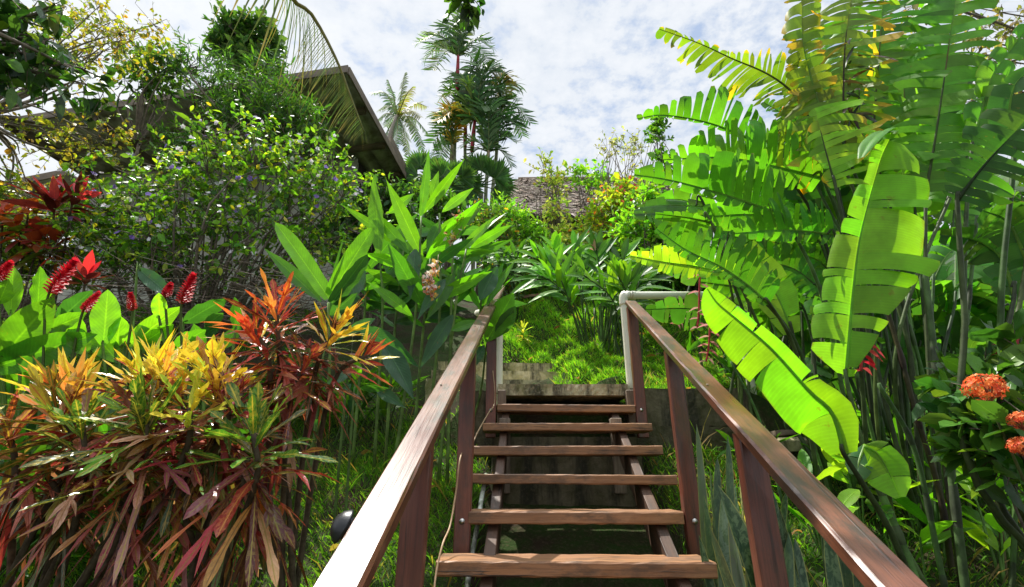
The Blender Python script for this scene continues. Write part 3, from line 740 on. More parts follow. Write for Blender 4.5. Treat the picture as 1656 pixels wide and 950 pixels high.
# flowering shrub
crown_tree('flowering_shrub', 'wide twiggy shrub dotted with small white and purple blossoms below the house roof', 'shrub', g(-3.3, 5.1),
    [(P(420, 285, 5.1), (1.15, .7, .55), 3), (P(270, 345, 5.0), (.95, .7, .55), 3), (P(190, 365, 5.1), (.75, .6, .5), 1.6), (P(520, 330, 5.2), (.75, .55, .75), 2.2), (P(350, 400, 4.9), (1.6, .6, .42), 3), (P(180, 420, 4.8), (.7, .5, .3), 1), (P(390, 240, 5.2), (.45, .4, .4), .8)],
    1500, .17, 6, .07, .5, ((.095, .22, .02), (.15, .31, .025), (.05, .13, .02), (.3, .4, .03), (.42, .4, .04)), (.33, .27, .25, .12, .03), shell=.3, limbs=70, r0=.035, bark=(.14, .115, .09), twr=.003,
    blossoms=(('white_blossoms', 230, ((.8, .78, .8), (.75, .7, .8)), .026), ('purple_blossoms', 60, ((.26, .16, .6), (.36, .24, .66)), .032)), parts=('foliage', 'branches'), spread=.7)
# bare twigs tangled under it
mb = MB(); n = 700; A = np.column_stack((uni(-4.6, -1.5, n), uni(4.3, 5., n), np.zeros(n))); A[:, 2] = uni(1.3, 1.95, n)
D = nrm(np.column_stack((R.normal(0, 1, n), R.normal(0, .4, n), R.normal(.05, .28, n)))) * uni(.15, .7, (n))[:, None]
prisms(mb, A, A + D, .0045, pick(((.16, .12, .09), (.09, .07, .05), (.24, .2, .16)), n, .2, .05))
o = mb.build('dry_twigs', M['bark'], None, True, (-3, 4.8, 1.2), 'stuff')
o['label'] = 'tangle of bare dry twigs under the flowering shrub'; o['category'] = 'twigs'
# narrow-leaved tree in front of the roof
crown_tree('narrow_leaved_tree', 'tall airy tree with narrow dark green leaves hiding the middle of the house roof', 'tree', g(-3.6, 6.0),
    [(P(430, 210, 6.3), (.8, .5, .6), 3), (P(380, 165, 6.4), (.5, .45, .4), 1.5), (P(300, 245, 6.2), (.35, .4, .3), .8), (P(490, 225, 6.2), (.35, .4, .5), 1.2), (P(320, 115, 6.5), (.42, .3, .25), .4), (P(430, 118, 6.6), (.35, .3, .22), .4)],
    700, .3, 12, .13, .17, ((.04, .11, .02), (.065, .16, .022), (.03, .085, .022), (.1, .2, .03)), (.35, .3, .25, .1), prof='lance', limbs=34, r0=.06, trunk=[g(-3.55, 6.05, 1.), P(420, 250, 6.2)], shell=.2, upb=.7, spread=.4, droop=.15)
# dark tree behind the roof
crown_tree('dense_dark_tree', 'dense dark green tree rising behind the house roof', 'tree', g(-8.2, 12.6),
    [(P(405, 65, 12.3), (.8, .8, .5), 3), (P(372, 82, 12.3), (.45, .6, .35), 1), (P(415, 120, 12.4), (.7, .9, .6), 1.5)], 420, .4, 9, .24, .42, ((.03, .085, .022), (.045, .11, .022), (.08, .16, .03)), limbs=26, r0=.13, trunk=[g(-8.2, 12.5, 3), P(405, 100, 12.4)], shell=.35)
# near broad-leaved tree, upper left corner
crown_tree('broad_leaved_tree', 'near tree with big dark oval leaves hanging into the upper left corner', 'tree', g(-6.4, 3.4),
    [(P(20, 60, 4.0), (.45, .4, .6), 2), (P(40, 105, 4.0), (.35, .3, .25), .9), (P(140, 132, 4.1), (.28, .2, .14), .35), (P(85, 15, 4.1), (.4, .3, .2), .5), (P(-60, 60, 4.), (.5, .5, .8), 1)],
    150, .26, 5, .15, .52, ((.03, .085, .018), (.05, .13, .02), (.02, .05, .018), (.11, .2, .03)), (.4, .25, .25, .1), mat='leafgloss', limbs=26, r0=.09, trunk=[g(-6.3, 3.4, 2.2), P(-130, 60, 3.8)], shell=.1, upb=-.35, droop=.3, twr=.005)
# feathery yellow-green tree
crown_tree('feathery_tree', 'thin feathery tree with tiny yellow green leaves in front of the left eave', 'tree', g(-6.6, 5.0),
    [(P(200, 50, 5.3), (.6, .4, .5), 1.3), (P(140, 90, 5.3), (.6, .4, .5), 1.2), (P(130, 30, 5.3), (.6, .4, .4), .8), (P(140, 225, 5.2), (.55, .3, .26), 1.3), (P(20, 220, 5.2), (.4, .4, .5), .6), (P(20, 320, 5.2), (.5, .4, .3), .8)],
    270, .3, 9, .065, .5, ((.22, .26, .03), (.3, .28, .04), (.14, .2, .03), (.36, .27, .06)), limbs=40, r0=.04, trunk=[g(-6.4, 5.0, 1.6), P(-40, 190, 5.0)], shell=.15, upb=.1, twr=.003, bark=(.2, .17, .13), droop=.2)
crown_tree('small_leafy_tree', 'small tree with round clumps of mid green leaves just above the roof edge', 'tree', g(-5.9, 6.6),
    [(P(232, 120, 6.6), (.42, .4, .42), 1.4), (P(268, 128, 6.6), (.4, .3, .45), .7)], 110, .26, 8, .12, .42, ((.06, .14, .02), (.1, .19, .03), (.035, .09, .02)), limbs=12, r0=.035, trunk=[g(-5.8, 6.6, 1.5), P(225, 230, 6.5)], shell=.2)
# ------------------------------------------------------------------ cordyline and red-bronze plants at the left edge
def rosette(f, c, axis, n, ln, wd, young, old, prof='strap', e0=80, e1=-10, droop=(.0, .3), rise=.3, nn=8, fold=.25, wave=0., yw=None, m=3, vein=None, fr=.35, lob=0., jel=9):
    """leaves in a spiral up a shoot, oldest lowest"""
    axis = nrm(axis); a = nrm(np.cross(axis, (.2, 1, .1))); b = np.cross(axis, a)
    i = np.arange(n); ag = (i + .5) / n                      # 0 youngest
    th = i * 2.39996 + R.rand() * 6; el = np.radians(lerp(e0, e1, ag) + R.normal(0, jel, n))
    rad = np.cos(th)[:, None] * a + np.sin(th)[:, None] * b
    D = rad * np.cos(el)[:, None] + axis * np.sin(el)[:, None]
    N = axis * np.cos(el)[:, None] - rad * np.sin(el)[:, None]
    B = np.asarray(c) + axis * (rise * (1 - ag) - rise * .5)[:, None] + rad * .012
    mixf = smooth(fr - .15, fr + .25, ag + R.normal(0, .13, n))[:, None]
    mixf = np.where(R.rand(n, 1) < .7, (mixf > R.rand(n, 1)) * 1., mixf)
    col = pick(young, n, .15, .08) * (1 - mixf) + pick(old, n, .35, .12) * mixf
    c2 = None if vein is None else pick(vein[0], n, .15, .08) * (1 - mixf) + pick(vein[1], n, .3, .1) * mixf
    L = ln * np.exp(R.normal(0, .16, n)) * lerp(.72, 1.05, smooth(0, .35, ag))
    W2 = wd * np.exp(R.normal(0, .18, n)); dp = lerp(droop[0], droop[1], ag) * uni(.5, 1.4, n); tw = R.normal(0, .45, n)
    lances(f, B, D, L, W2, N, dp, col, nn, m, fold, wave, prof, c2, 0, tw)
    if lob:
        k = np.where(R.rand(n) < lob)[0]; S = nrm(np.cross(D[k], N[k]))
        for sg_ in (-1, 1):
            u = uni(.38, .55, len(k)); Bl = B[k] + D[k] * (L[k] * u)[:, None] - UP * (dp[k] * L[k] * u * u)[:, None]
            Dl = nrm(D[k] - UP * (2 * dp[k] * u)[:, None] + S * sg_ * uni(.45, .9, len(k))[:, None])
            lances(f, Bl, Dl, L[k] * uni(.22, .45, len(k)), W2[k] * uni(.45, .75, len(k)), N[k], dp[k], col[k], 5, m, fold, wave, 'lance', None if c2 is None else c2[k], 0, tw[k])
def shoot_plant(name, label, cat, base, shoots, mat, group=None, stalk=(.09, .07, .045), r=.012, part='leaf_rosette', stem=True):
    t = thing(name, label, cat, base, group)
    for sh in shoots:
        f = MB(); rosette(f, **sh); f.build(part, M[mat], t)
        if stem:
            s_ = MB(); c = np.asarray(sh['c'], float); b = np.asarray(base, float) + np.array((R.normal(0, .04), R.normal(0, .04), -.05))
            tube(s_, (b, lerp(b, c, .5) + R.normal(0, .03, 3), c - nrm(sh['axis']) * .05, c + nrm(sh['axis']) * sh.get('rise', .3) * .45), (r, r * .6), 12, 7, stalk); s_.build('stem', M['bark'], t)
    return t
RED = ((.42, .02, .05), (.55, .05, .09), (.3, .015, .04)); MAR = ((.10, .012, .022), (.17, .02, .03), (.06, .012, .016))
shoot_plant('cordyline', 'dark red cordyline with upright crimson leaves below the left eave', 'plant', g(-4.9, 5.2),
    [dict(c=P(88, 335, 4.5), axis=(-.1, -.2, 1), n=26, ln=.34, wd=.075, young=RED, old=MAR, e0=78, e1=5, rise=.2, prof='lance'), dict(c=P(120, 325, 4.5), axis=(.3, -.1, 1), n=16, ln=.27, wd=.07, young=RED, old=MAR, e0=78, e1=5, rise=.2, prof='lance')], 'leafgloss', 'red leaved plants along the left edge')
shoot_plant('cordyline', 'small crimson plant half hidden behind the red ginger cones', 'plant', g(-3.1, 3.7),
    [dict(c=P(138, 452, 3.6), axis=(0, -.2, 1), n=16, ln=.2, wd=.06, young=RED, old=MAR, e0=78, e1=10, rise=.1, prof='lance')], 'leafgloss', 'red leaved plants along the left edge')
BRZ = ((.36, .07, .02), (.42, .11, .03), (.22, .035, .02))
shoot_plant('copper_leaf', 'bronze orange broad leaved plant at the left edge beside the cordyline', 'plant', g(-4.75, 4.7),
    [dict(c=P(x, y, 4.6), axis=(R.normal(0, .3), -.4, 1), n=13, ln=.2, wd=.11, young=BRZ, old=((.2, .03, .02), (.3, .08, .03), (.08, .1, .02)), e0=60, e1=-30, rise=.2, prof='oval', droop=(.1, .4)) for x, y in ((30, 375), (70, 385), (5, 355), (45, 350), (90, 400), (55, 405))], 'leaf')
mb = MB()
# ------------------------------------------------------------------ coconut palm beside the viewer: one frond hangs into the picture
def frond(f, pts, wl, N, strips, col, colv=.15, sweep=.6, droop=.9, gap=.5, tip=None, rib=.02, ribcol=(.2, .2, .06), jit=.15, nu=6, fold=.0, wr=None, leaflet=.6):
    feather(f, pts, wl, wl if wr is None else wr, N, strips, gap, sweep, droop, jit, fold, col, colv, tip, rib, ribcol, nu, 1, leaflet=leaflet)
cp = thing('coconut_palm', 'coconut palm whose long yellowing frond hangs down in front of the house roof', 'palm', g(-3.4, .2))
kc = np.array((-3.5, .3, 6.0))
mb = MB(); tube(mb, (g(-3.4, .2, -.2), (-3.35, .2, 2.), (-3.5, .3, 4.4), kc), (.17, .11, .13), 24, 12, (.22, .19, .15)); mb.build('trunk', M['bark'], cp)
fr = MB(); mid = [kc, lerp(kc, P(440, -60, 3.3), .5) + UP * .3, P(448, -42, 3.35), P(505, 22, 3.7), P(545, 95, 3.9), P(566, 150, 4.05), P(590, 213, 4.2)]
W_ = np.array((.4, .5, .6, .62, .6, .52, .4, .2)) 
frond(fr, mid, W_ * .68, (.75, -.55, .25), 130, (.085, .12, .04), .3, .55, 1.0, .5, (.3, .22, .09), .03, (.2, .18, .07), .12, 7, -.5, leaflet=.3)
fr.build('frond', M['palm'], cp)
for k in range(8):
    a = k * 2.4 + 2.6; dr = np.array((cos(a), sin(a), 0))
    if dr[1] > .35 and dr[0] > -.6: continue
    fr = MB(); q = [kc, kc + dr * 1.3 + UP * .8, kc + dr * 2.8 + UP * .6, kc + dr * 3.9 - UP * .6]
    frond(fr, q, W_, (dr[0] * .3, dr[1] * .3, 1), 46, (.07, .13, .03), .2); fr.build('frond', M['palm'], cp)
# tree behind the viewer whose leaves dip in at the top
ot = crown_tree('overhanging_tree', 'tree whose few round leaves dip in at the top edge above the tallest palm', 'tree', g(2.6, -2.2),
    [(P(748, -12, 2.6), (.14, .12, .10), 1), (P(735, -150, 2.2), (.3, .4, .25), .3), ((.9, .2, 4.6), (.8, .8, .4), .3)], 26, .10, 5, .085, .62, ((.03, .08, .018), (.06, .15, .02), (.02, .04, .015)), mat='leafgloss', limbs=5, r0=.07, trunk=[(2.5, -2.1, 1.5), (1.6, -1.2, 4.2), (.6, .6, 4.6)], shell=.0, upb=-.6, droop=.3)
# ------------------------------------------------------------------ croton bushes
YEL = ((.78, .72, .05), (.74, .66, .05), (.46, .6, .05), (.75, .56, .05)); YO = ((.76, .52, .07), (.8, .68, .07), (.66, .3, .08), (.6, .6, .06)); YR = ((.78, .68, .05), (.66, .10, .05), (.7, .26, .08), (.66, .07, .05), (.45, .03, .04))
DK = ((.5, .22, .14), (.18, .02, .03), (.32, .04, .045), (.07, .04, .02), (.4, .13, .1), (.04, .08, .02), (.4, .04, .05), (.1, .02, .03))
PK = ((.5, .14, .14), (.4, .04, .06), (.58, .3, .22), (.08, .1, .025), (.2, .05, .035), (.05, .12, .02), (.3, .28, .05))
GN = ((.06, .2, .02), (.09, .26, .025), (.04, .13, .02)); BR = ((.42, .11, .08), (.52, .28, .16), (.16, .04, .04), (.06, .1, .025), (.44, .05, .06), (.1, .03, .03), (.5, .2, .06))
def cro(x, y, Y, n, ln, young, old, axis=(0, -.25, 1), e0=82, e1=-35, rise=.32, vein=None, droop=(0, .35), fr=.3, wd=.032):
    return dict(c=P(x, y + 18, Y), axis=np.asarray(axis, float) + R.normal(0, .08, 3), n=int(n * 1.08), ln=ln * .78, wd=wd, young=young, old=old, prof='croton' if R.rand() < .65 else 'lance', e0=min(e0, 66), e1=e1, droop=droop, rise=rise, nn=12, fold=.22, wave=.14, m=5, lob=.55, jel=15, vein=vein or (((.8, .6, .05), (.7, .2, .04)), ((.42, .1, .05), (.45, .22, .06), (.2, .03, .03))), fr=fr)
GV = (((.75, .6, .08), (.6, .55, .06)), ((.5, .4, .08), (.4, .2, .06)))
cg = 'croton bushes left of the stairs'
shoot_plant('croton_bush', 'tallest croton with scarlet and yellow tips leaning toward the handrail', 'croton', g(-1.05, 2.75, 0),
    [cro(450, 530, 2.35, 50, .32, YR, DK, (-.1, -.2, 1), vein=(((.75, .3, .04), (.6, .06, .04)), ((.45, .06, .04), (.4, .2, .05)))), cro(520, 560, 2.4, 46, .32, YEL, DK, (.5, -.15, 1)), cro(555, 585, 2.45, 26, .28, YR, BR, (.9, -.1, .8), e0=60), cro(475, 620, 2.35, 32, .3, DK, BR, (.35, -.3, 1), e0=60, e1=-60, droop=(.1, .5)), cro(430, 560, 2.3, 34, .28, YR, DK, (-.3, -.4, 1))], 'croton', cg, r=.016)
shoot_plant('croton_bush', 'middle croton with a green and gold rosette above drooping red brown leaves', 'croton', g(-1.25, 2.35, 0),
    [cro(350, 645, 2.1, 56, .32, YEL, DK, (-.05, -.2, 1)), cro(300, 660, 2.1, 34, .3, YO, PK, (-.4, -.3, 1)), cro(365, 680, 2.1, 44, .3, DK, PK, (.1, -.5, 1), e0=60, e1=-50), cro(412, 745, 2.0, 46, .33, GN, BR, (.05, -.45, 1), vein=GV, e1=-60, droop=(0, .5), wd=.043), cro(390, 780, 2.1, 26, .28, DK, BR, (.1, -.3, .8), wd=.026, e0=30, e1=-65, droop=(.2, .6)), cro(300, 795, 2.1, 26, .30, PK, BR, (-.1, -.3, .8), wd=.026, e0=30, e1=-58, droop=(.1, .4))], 'croton', cg, r=.016)
shoot_plant('croton_bush', 'leftmost croton with orange and yellow crown over maroon drooping foliage', 'croton', g(-1.95, 2.3, 0),
    [cro(135, 725, 2.0, 26, .28, GN, PK, (-.2, -.5, 1), vein=GV), cro(300, 700, 2.0, 24, .26, YEL, PK, (.2, -.5, 1), vein=GV), cro(225, 645, 2.15, 58, .34, YEL, PK, (0, -.15, 1)), cro(120, 672, 2.15, 50, .34, YO, PK, (-.35, -.15, 1), vein=(((.6, .2, .04),), ((.4, .15, .08), (.5, .35, .08)))), cro(250, 640, 2.1, 40, .3, YO, DK, (.2, -.4, 1)), cro(110, 700, 2.1, 46, .32, PK, PK, (-.4, -.4, 1), e0=60, e1=-45), cro(235, 715, 2.0, 50, .33, GN, PK, (.05, -.5, 1), vein=GV, e1=-60), cro(90, 790, 2.1, 30, .34, PK, BR, (-.3, -.3, .8), wd=.028, e0=35, e1=-55, droop=(.1, .4)), cro(200, 800, 2.05, 32, .34, PK, BR, (0, -.4, .8), wd=.028, e0=35, e1=-58, droop=(.1, .4)), cro(20, 720, 2.1, 40, .34, PK, BR, (-.4, -.2, .8), e0=45, e1=-65, droop=(.1, .5))], 'croton', cg, r=.016)
# ------------------------------------------------------------------ leafy gingers
def leafpx(f, b, t, Yb, Yt, wpx, col, roll=0., droop=.06, n=10, prof='lance', fold=.22, wave=.06, back=None):
    """one big blade between two points of the picture, in the round"""
    B = P(b[0], b[1], Yb); T = P(t[0], t[1], Yt); D = T - B; L = np.linalg.norm(D)
    B2 = B; D2 = nrm(D / L + UP * droop)
    view = nrm(-(B + T) / 2); S = nrm(np.cross(D, view)); N = np.cross(S, nrm(D))
    N = nrm(N if N @ UP > -.3 else N)
    a = radians(roll); N2 = N * cos(a) + S * sin(a)
    lances(f, [B2], [D2], [L], [PX(wpx, (B + T) / 2)], [N2], [droop + R.normal(0, .03)], [col], n + 4, 7, fold * uni(.7, 1.6), wave * uni(.8, 2.4), prof, twist=R.normal(0, .3))
def crop(s, ox, oy): return lambda x, y: (ox + x / s, oy + y / s)
q = crop(2.065, 420, 200)
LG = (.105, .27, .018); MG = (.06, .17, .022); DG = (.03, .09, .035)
sg = [  # base, tip, width, colour, depth base/tip, roll
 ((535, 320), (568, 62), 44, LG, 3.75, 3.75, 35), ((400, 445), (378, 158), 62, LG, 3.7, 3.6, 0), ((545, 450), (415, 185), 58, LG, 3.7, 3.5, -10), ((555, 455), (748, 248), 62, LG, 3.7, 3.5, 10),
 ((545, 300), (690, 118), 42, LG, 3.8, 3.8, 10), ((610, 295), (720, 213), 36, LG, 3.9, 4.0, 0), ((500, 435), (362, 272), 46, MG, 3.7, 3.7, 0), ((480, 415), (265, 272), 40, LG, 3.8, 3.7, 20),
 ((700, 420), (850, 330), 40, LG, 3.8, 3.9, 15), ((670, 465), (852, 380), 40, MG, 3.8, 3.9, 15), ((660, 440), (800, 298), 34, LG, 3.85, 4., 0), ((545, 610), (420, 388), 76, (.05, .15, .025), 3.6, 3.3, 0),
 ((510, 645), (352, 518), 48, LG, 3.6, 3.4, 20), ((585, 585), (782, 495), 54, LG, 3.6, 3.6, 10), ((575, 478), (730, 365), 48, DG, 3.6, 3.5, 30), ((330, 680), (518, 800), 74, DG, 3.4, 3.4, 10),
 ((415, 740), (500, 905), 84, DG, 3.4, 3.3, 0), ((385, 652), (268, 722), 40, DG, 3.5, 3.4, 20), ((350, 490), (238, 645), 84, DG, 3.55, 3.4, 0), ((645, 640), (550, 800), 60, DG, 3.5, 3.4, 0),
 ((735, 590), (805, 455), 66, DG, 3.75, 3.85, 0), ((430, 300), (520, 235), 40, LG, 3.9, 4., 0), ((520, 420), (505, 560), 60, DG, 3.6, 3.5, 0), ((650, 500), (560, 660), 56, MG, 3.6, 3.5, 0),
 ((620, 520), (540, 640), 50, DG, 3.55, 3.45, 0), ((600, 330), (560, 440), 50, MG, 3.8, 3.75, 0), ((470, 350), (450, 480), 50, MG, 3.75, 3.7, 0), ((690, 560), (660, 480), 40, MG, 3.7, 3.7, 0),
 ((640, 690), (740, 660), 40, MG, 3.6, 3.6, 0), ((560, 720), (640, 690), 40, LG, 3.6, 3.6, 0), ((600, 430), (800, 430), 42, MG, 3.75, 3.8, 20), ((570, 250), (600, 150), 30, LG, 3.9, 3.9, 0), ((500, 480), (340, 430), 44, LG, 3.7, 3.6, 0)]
t = thing('shell_ginger', 'tall shell ginger clump with long bright lance leaves beside the left handrail', 'ginger', g(-1.0, 3.8), 'shell ginger along the lawn')
STEMS = [((455, 1010), (520, 640), (540, 310)), ((400, 960), (410, 640), (400, 440)), ((430, 1000), (450, 700), (480, 420)), ((520, 960), (545, 700), (570, 450)), ((610, 900), (650, 640), (690, 420)), ((560, 930), (600, 650), (600, 300)), ((330, 950), (350, 640), (350, 480)), ((690, 900), (730, 700), (740, 580)), ((640, 880), (640, 600), (645, 440))]
for k, sx in enumerate(STEMS):
    Y0 = 3.65 + .1 * (k % 4); pts = [P(*q(*p), Y0) for p in sx]; pts[0][2] = min(pts[0][2], gz(pts[0][0], pts[0][1]) + .02)
    s_ = MB(); tube(s_, pts, (.013, .008), 14, 8, (.10, .17, .035)); s_.build('stem', M['stalk'], t)
for b, tp, wd, c, y0, y1, rl in sg:
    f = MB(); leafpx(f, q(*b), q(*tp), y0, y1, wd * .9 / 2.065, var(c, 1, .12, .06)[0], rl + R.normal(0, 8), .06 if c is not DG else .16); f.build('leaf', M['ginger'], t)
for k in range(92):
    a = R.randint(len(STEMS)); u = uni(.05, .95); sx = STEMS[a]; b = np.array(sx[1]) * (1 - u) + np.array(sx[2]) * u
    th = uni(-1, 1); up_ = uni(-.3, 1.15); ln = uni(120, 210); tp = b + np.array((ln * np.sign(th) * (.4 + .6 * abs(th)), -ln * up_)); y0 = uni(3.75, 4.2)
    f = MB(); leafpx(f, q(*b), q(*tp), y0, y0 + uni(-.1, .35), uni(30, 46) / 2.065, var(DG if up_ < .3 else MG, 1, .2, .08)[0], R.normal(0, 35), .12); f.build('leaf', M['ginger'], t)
def flower_spray(t, c, ln, dx):
    f = MB(); n = 34; u = R.rand(n); p = c + np.column_stack((dx * ln * u + R.normal(0, .025, n), R.normal(0, .025, n), ln * (.5 - u) + R.normal(0, .012, n)))
    lances(f, p, rdir(n, -.2), .042, .026, rdir(n), .1, pick(((.8, .62, .52), (.85, .78, .7), (.7, .35, .25), (.75, .5, .12)), n, .1, .05), 4, 5, .9, 0, 'oval')
    lances(f, p, rdir(n, -.5), .03, .014, rdir(n), .1, pick(((.8, .5, .1), (.7, .2, .1)), n), 3, 3, .5, 0, 'oval')
    tube(f, (c + np.array((-dx * ln * .2, 0, ln * .7)), c, c + np.array((dx * ln, 0, -ln * .5))), .004, 6, 5, (.3, .25, .1)); f.build('flower_cluster', M['petal'], t)
flower_spray(t, P(745, 372, 3.6), .26, -.35); flower_spray(t, P(705, 440, 3.4), .2, -.3); flower_spray(t, P(697, 462, 3.4), .14, .1)
t = thing('shell_ginger', 'single ginger cane with three wide open leaves rising behind the tallest croton', 'ginger', g(-1.55, 3.6), 'shell ginger along the lawn')
s_ = MB(); tube(s_, (g(-1.45, 3.5, -.05), P(528, 640, 3.3), P(531, 490, 3.3)), (.013, .008), 14, 8, (.12, .2, .04)); s_.build('stem', M['stalk'], t)
for b, tp, wd, c, y0, y1, rl in (((232, 585), (45, 320), 62, LG, 3.3, 3.2, 15), ((236, 575), (386, 338), 66, LG, 3.3, 3.25, -5), ((205, 595), (8, 415), 48, MG, 3.35, 3.4, 20), ((240, 600), (365, 430), 60, DG, 3.3, 3.2, 20), ((232, 560), (285, 360), 10, MG, 3.3, 3.3, 0), ((235, 640), (330, 560), 50, DG, 3.35, 3.3, 10)):
    f = MB(); leafpx(f, q(*b), q(*tp), y0, y1, wd / 2.065, c, rl, .05, prof='strap' if wd > 55 else 'lance'); f.build('leaf', M['ginger'], t)
t = thing('shell_ginger', 'young ginger shoot with one small upright leaf on the shaded lawn', 'ginger', g(-1.05, 3.3), 'shell ginger along the lawn')
for sx in (((325, 985), (318, 860)), ((290, 990), (290, 880), (315, 800)), ((195, 1010), (205, 840), (215, 760))):
    pts = [P(*q(*p), 3.2) for p in sx]; pts[0][2] = gz(pts[0][0], pts[0][1]) - .03
    s_ = MB(); tube(s_, pts, (.009, .006), 10, 7, (.07, .13, .03)); s_.build('stem', M['stalk'], t)
for b, tp, wd, c, rl in (((320, 855), (325, 775), 38, LG, 0), ((305, 830), (218, 880), 36, DG, 30), ((335, 885), (435, 885), 34, DG, 40), ((388, 888), (482, 950), 40, DG, 0), ((205, 1000), (170, 1000), 20, DG, 0), ((305, 870), (270, 905), 20, DG, 0)):
    f = MB(); leafpx(f, q(*b), q(*tp), 3.2, 3.1, wd / 2.065, c, rl, .12); f.build('leaf', M['ginger'], t)
t = thing('shell_ginger', 'bright broad ginger leaf leaning over the upper end of the left handrail', 'ginger', g(-.36, 4.15), 'shell ginger along the lawn')
s_ = MB(); tube(s_, (g(-.42, 4.1, -.05), P(776, 640, 4.2), P(785, 570, 4.1), P(790, 545, 4.0)), (.011, .007), 10, 7, (.1, .17, .035)); s_.build('stem', M['stalk'], t)
for b, tp, wd, c, rl in (((756, 730), (852, 560), 84, (.075, .22, .02), 0), ((790, 715), (856, 605), 56, DG, 20), ((750, 740), (700, 830), 40, DG, 0)):
    f = MB(); leafpx(f, q(*b), q(*tp), 4.0, 3.8, wd / 2.065, c, rl, .05, prof='oval'); f.build('leaf', M['ginger'], t)
# ------------------------------------------------------------------ red gingers with cones
q2 = crop(1.792, 0, 420)
RG = (.14, .33, .028); RM = (.075, .2, .022)
rl_ = [((30, 165), (40, 8), 46, RG, 0), ((108, 150), (118, 8), 58, RG, 15), ((-10, 300), (162, 108), 100, RM, 0), ((-60, 330), (290, 212), 92, RM, 0), ((298, 255), (315, 72), 72, RG, 0), ((335, 255), (352, 162), 56, RG, 0), ((360, 255), (532, 138), 58, RG, 0),
 ((410, 245), (505, 185), 50, RG, 10), ((140, 205), (252, 160), 50, RM, 0), ((462, 175), (460, 92), 40, RG, 0), ((530, 185), (662, 108), 58, DG, 10), ((398, 25), (490, 105), 46, DG, 0), ((682, 210), (680, 100), 44, MG, 30), ((595, 195), (650, 148), 36, DG, 0), ((165, 180), (270, 90), 60, DG, 0), ((-5, 130), (25, 60), 50, RM, 0),
 ((60, 280), (20, 180), 60, RG, 0), ((190, 260), (240, 170), 50, RG, 0), ((250, 280), (200, 190), 56, RM, 0), ((430, 270), (400, 180), 50, RM, 0), ((500, 260), (600, 200), 50, MG, 0), ((10, 380), (120, 300), 70, RM, 0), ((-20, 480), (90, 400), 70, DG, 0), ((20, 600), (-60, 470), 80, DG, 0), ((60, 640), (150, 540), 70, DG, 0), ((560, 240), (640, 190), 40, DG, 0), ((590, 280), (560, 180), 44, MG, 0), ((345, 300), (260, 200), 60, RM, 0), ((130, 320), (40, 260), 60, RM, 0), ((40, 420), (-40, 360), 70, RM, 0), ((640, 260), (700, 190), 40, DG, 0)]
cones = [((-5, 60), (30, 10), 34), ((140, 100), (215, 5), 50), ((240, 150), (285, 98), 28), ((385, 150), (378, 98), 24), ((478, 108), (495, 72), 26), ((525, 130), (560, 45), 40)]
RGL = ('red ginger with huge pale leaves at the left edge under the bronze plant', 'red ginger with the long slanting scarlet cone left of the croton tops', 'red ginger with the small cone between two upright glowing leaves', 'red ginger bearing a plump scarlet cone left of the scarlet croton')
XS = (45, 150, 330, 590)
pl = []
for k, lb in enumerate(RGL):
    bx = P(XS[k] / 1.792, 700, 3.0)[0]; pl.append(thing('red_ginger', lb, 'ginger', g(bx, 3.1), 'red ginger plants behind the crotons'))
def who(x): return int(np.argmin([abs(x - v) for v in XS]))
for i, (b, tp, wd, c, rl) in enumerate(rl_):
    Y0 = 2.95 + .25 * R.rand() + (.25 if c is DG else 0); f = MB(); t = pl[who(b[0])]
    leafpx(f, q2(*b), q2(*tp), Y0, Y0 - .08, wd / 1.792, var(c, 1, .1, .05)[0], rl + R.normal(0, 8), .06, prof='oval', wave=.12); f.build('leaf', M['ginger'], t)
    s_ = MB(); e = P(*q2(*b), Y0); o_ = ORG[t.name]; tube(s_, (o_ + np.array((R.normal(0, .08), R.normal(0, .08), -.04)), lerp(o_, e, .6) + np.array((0, .05, 0)), e, lerp(e, P(*q2(*tp), Y0 - .08), .1)), (.012, .006), 9, 6, (.1, .18, .03)); s_.build('stem', M['stalk'], t)
for b, tp, wd in cones:
    t = pl[who(b[0])]; A = P(*q2(*b), 2.95); B = P(*q2(*tp), 2.9); f = MB(); n = 90; i = np.arange(n); u = (i + .5) / n; ax = nrm(B - A); a1 = nrm(np.cross(ax, (.1, 1, 0))); a2 = np.cross(ax, a1); th = i * 2.399
    rad = np.cos(th)[:, None] * a1 + np.sin(th)[:, None] * a2; r_ = PX(wd / 1.792, A) * .5
    lances(f, A + (B - A) * u[:, None] + rad * .006, rad * .9 + ax * (.35 + 1.2 * u[:, None] ** 3), r_ * np.interp(u, (0, .15, .7, 1), (.8, 1.05, .9, .55)), r_ * .62, ax, .05, pick(((.62, .012, .03), (.75, .03, .05), (.45, .008, .03)), n, .12, .05), 4, 3, .5, 0, 'oval')
    tube(f, (ORG[t.name], lerp(ORG[t.name], A, .6), A, B), (.009, .006), 12, 6, (.1, .15, .03)); f.build('flower_cone', M['petal'], t)
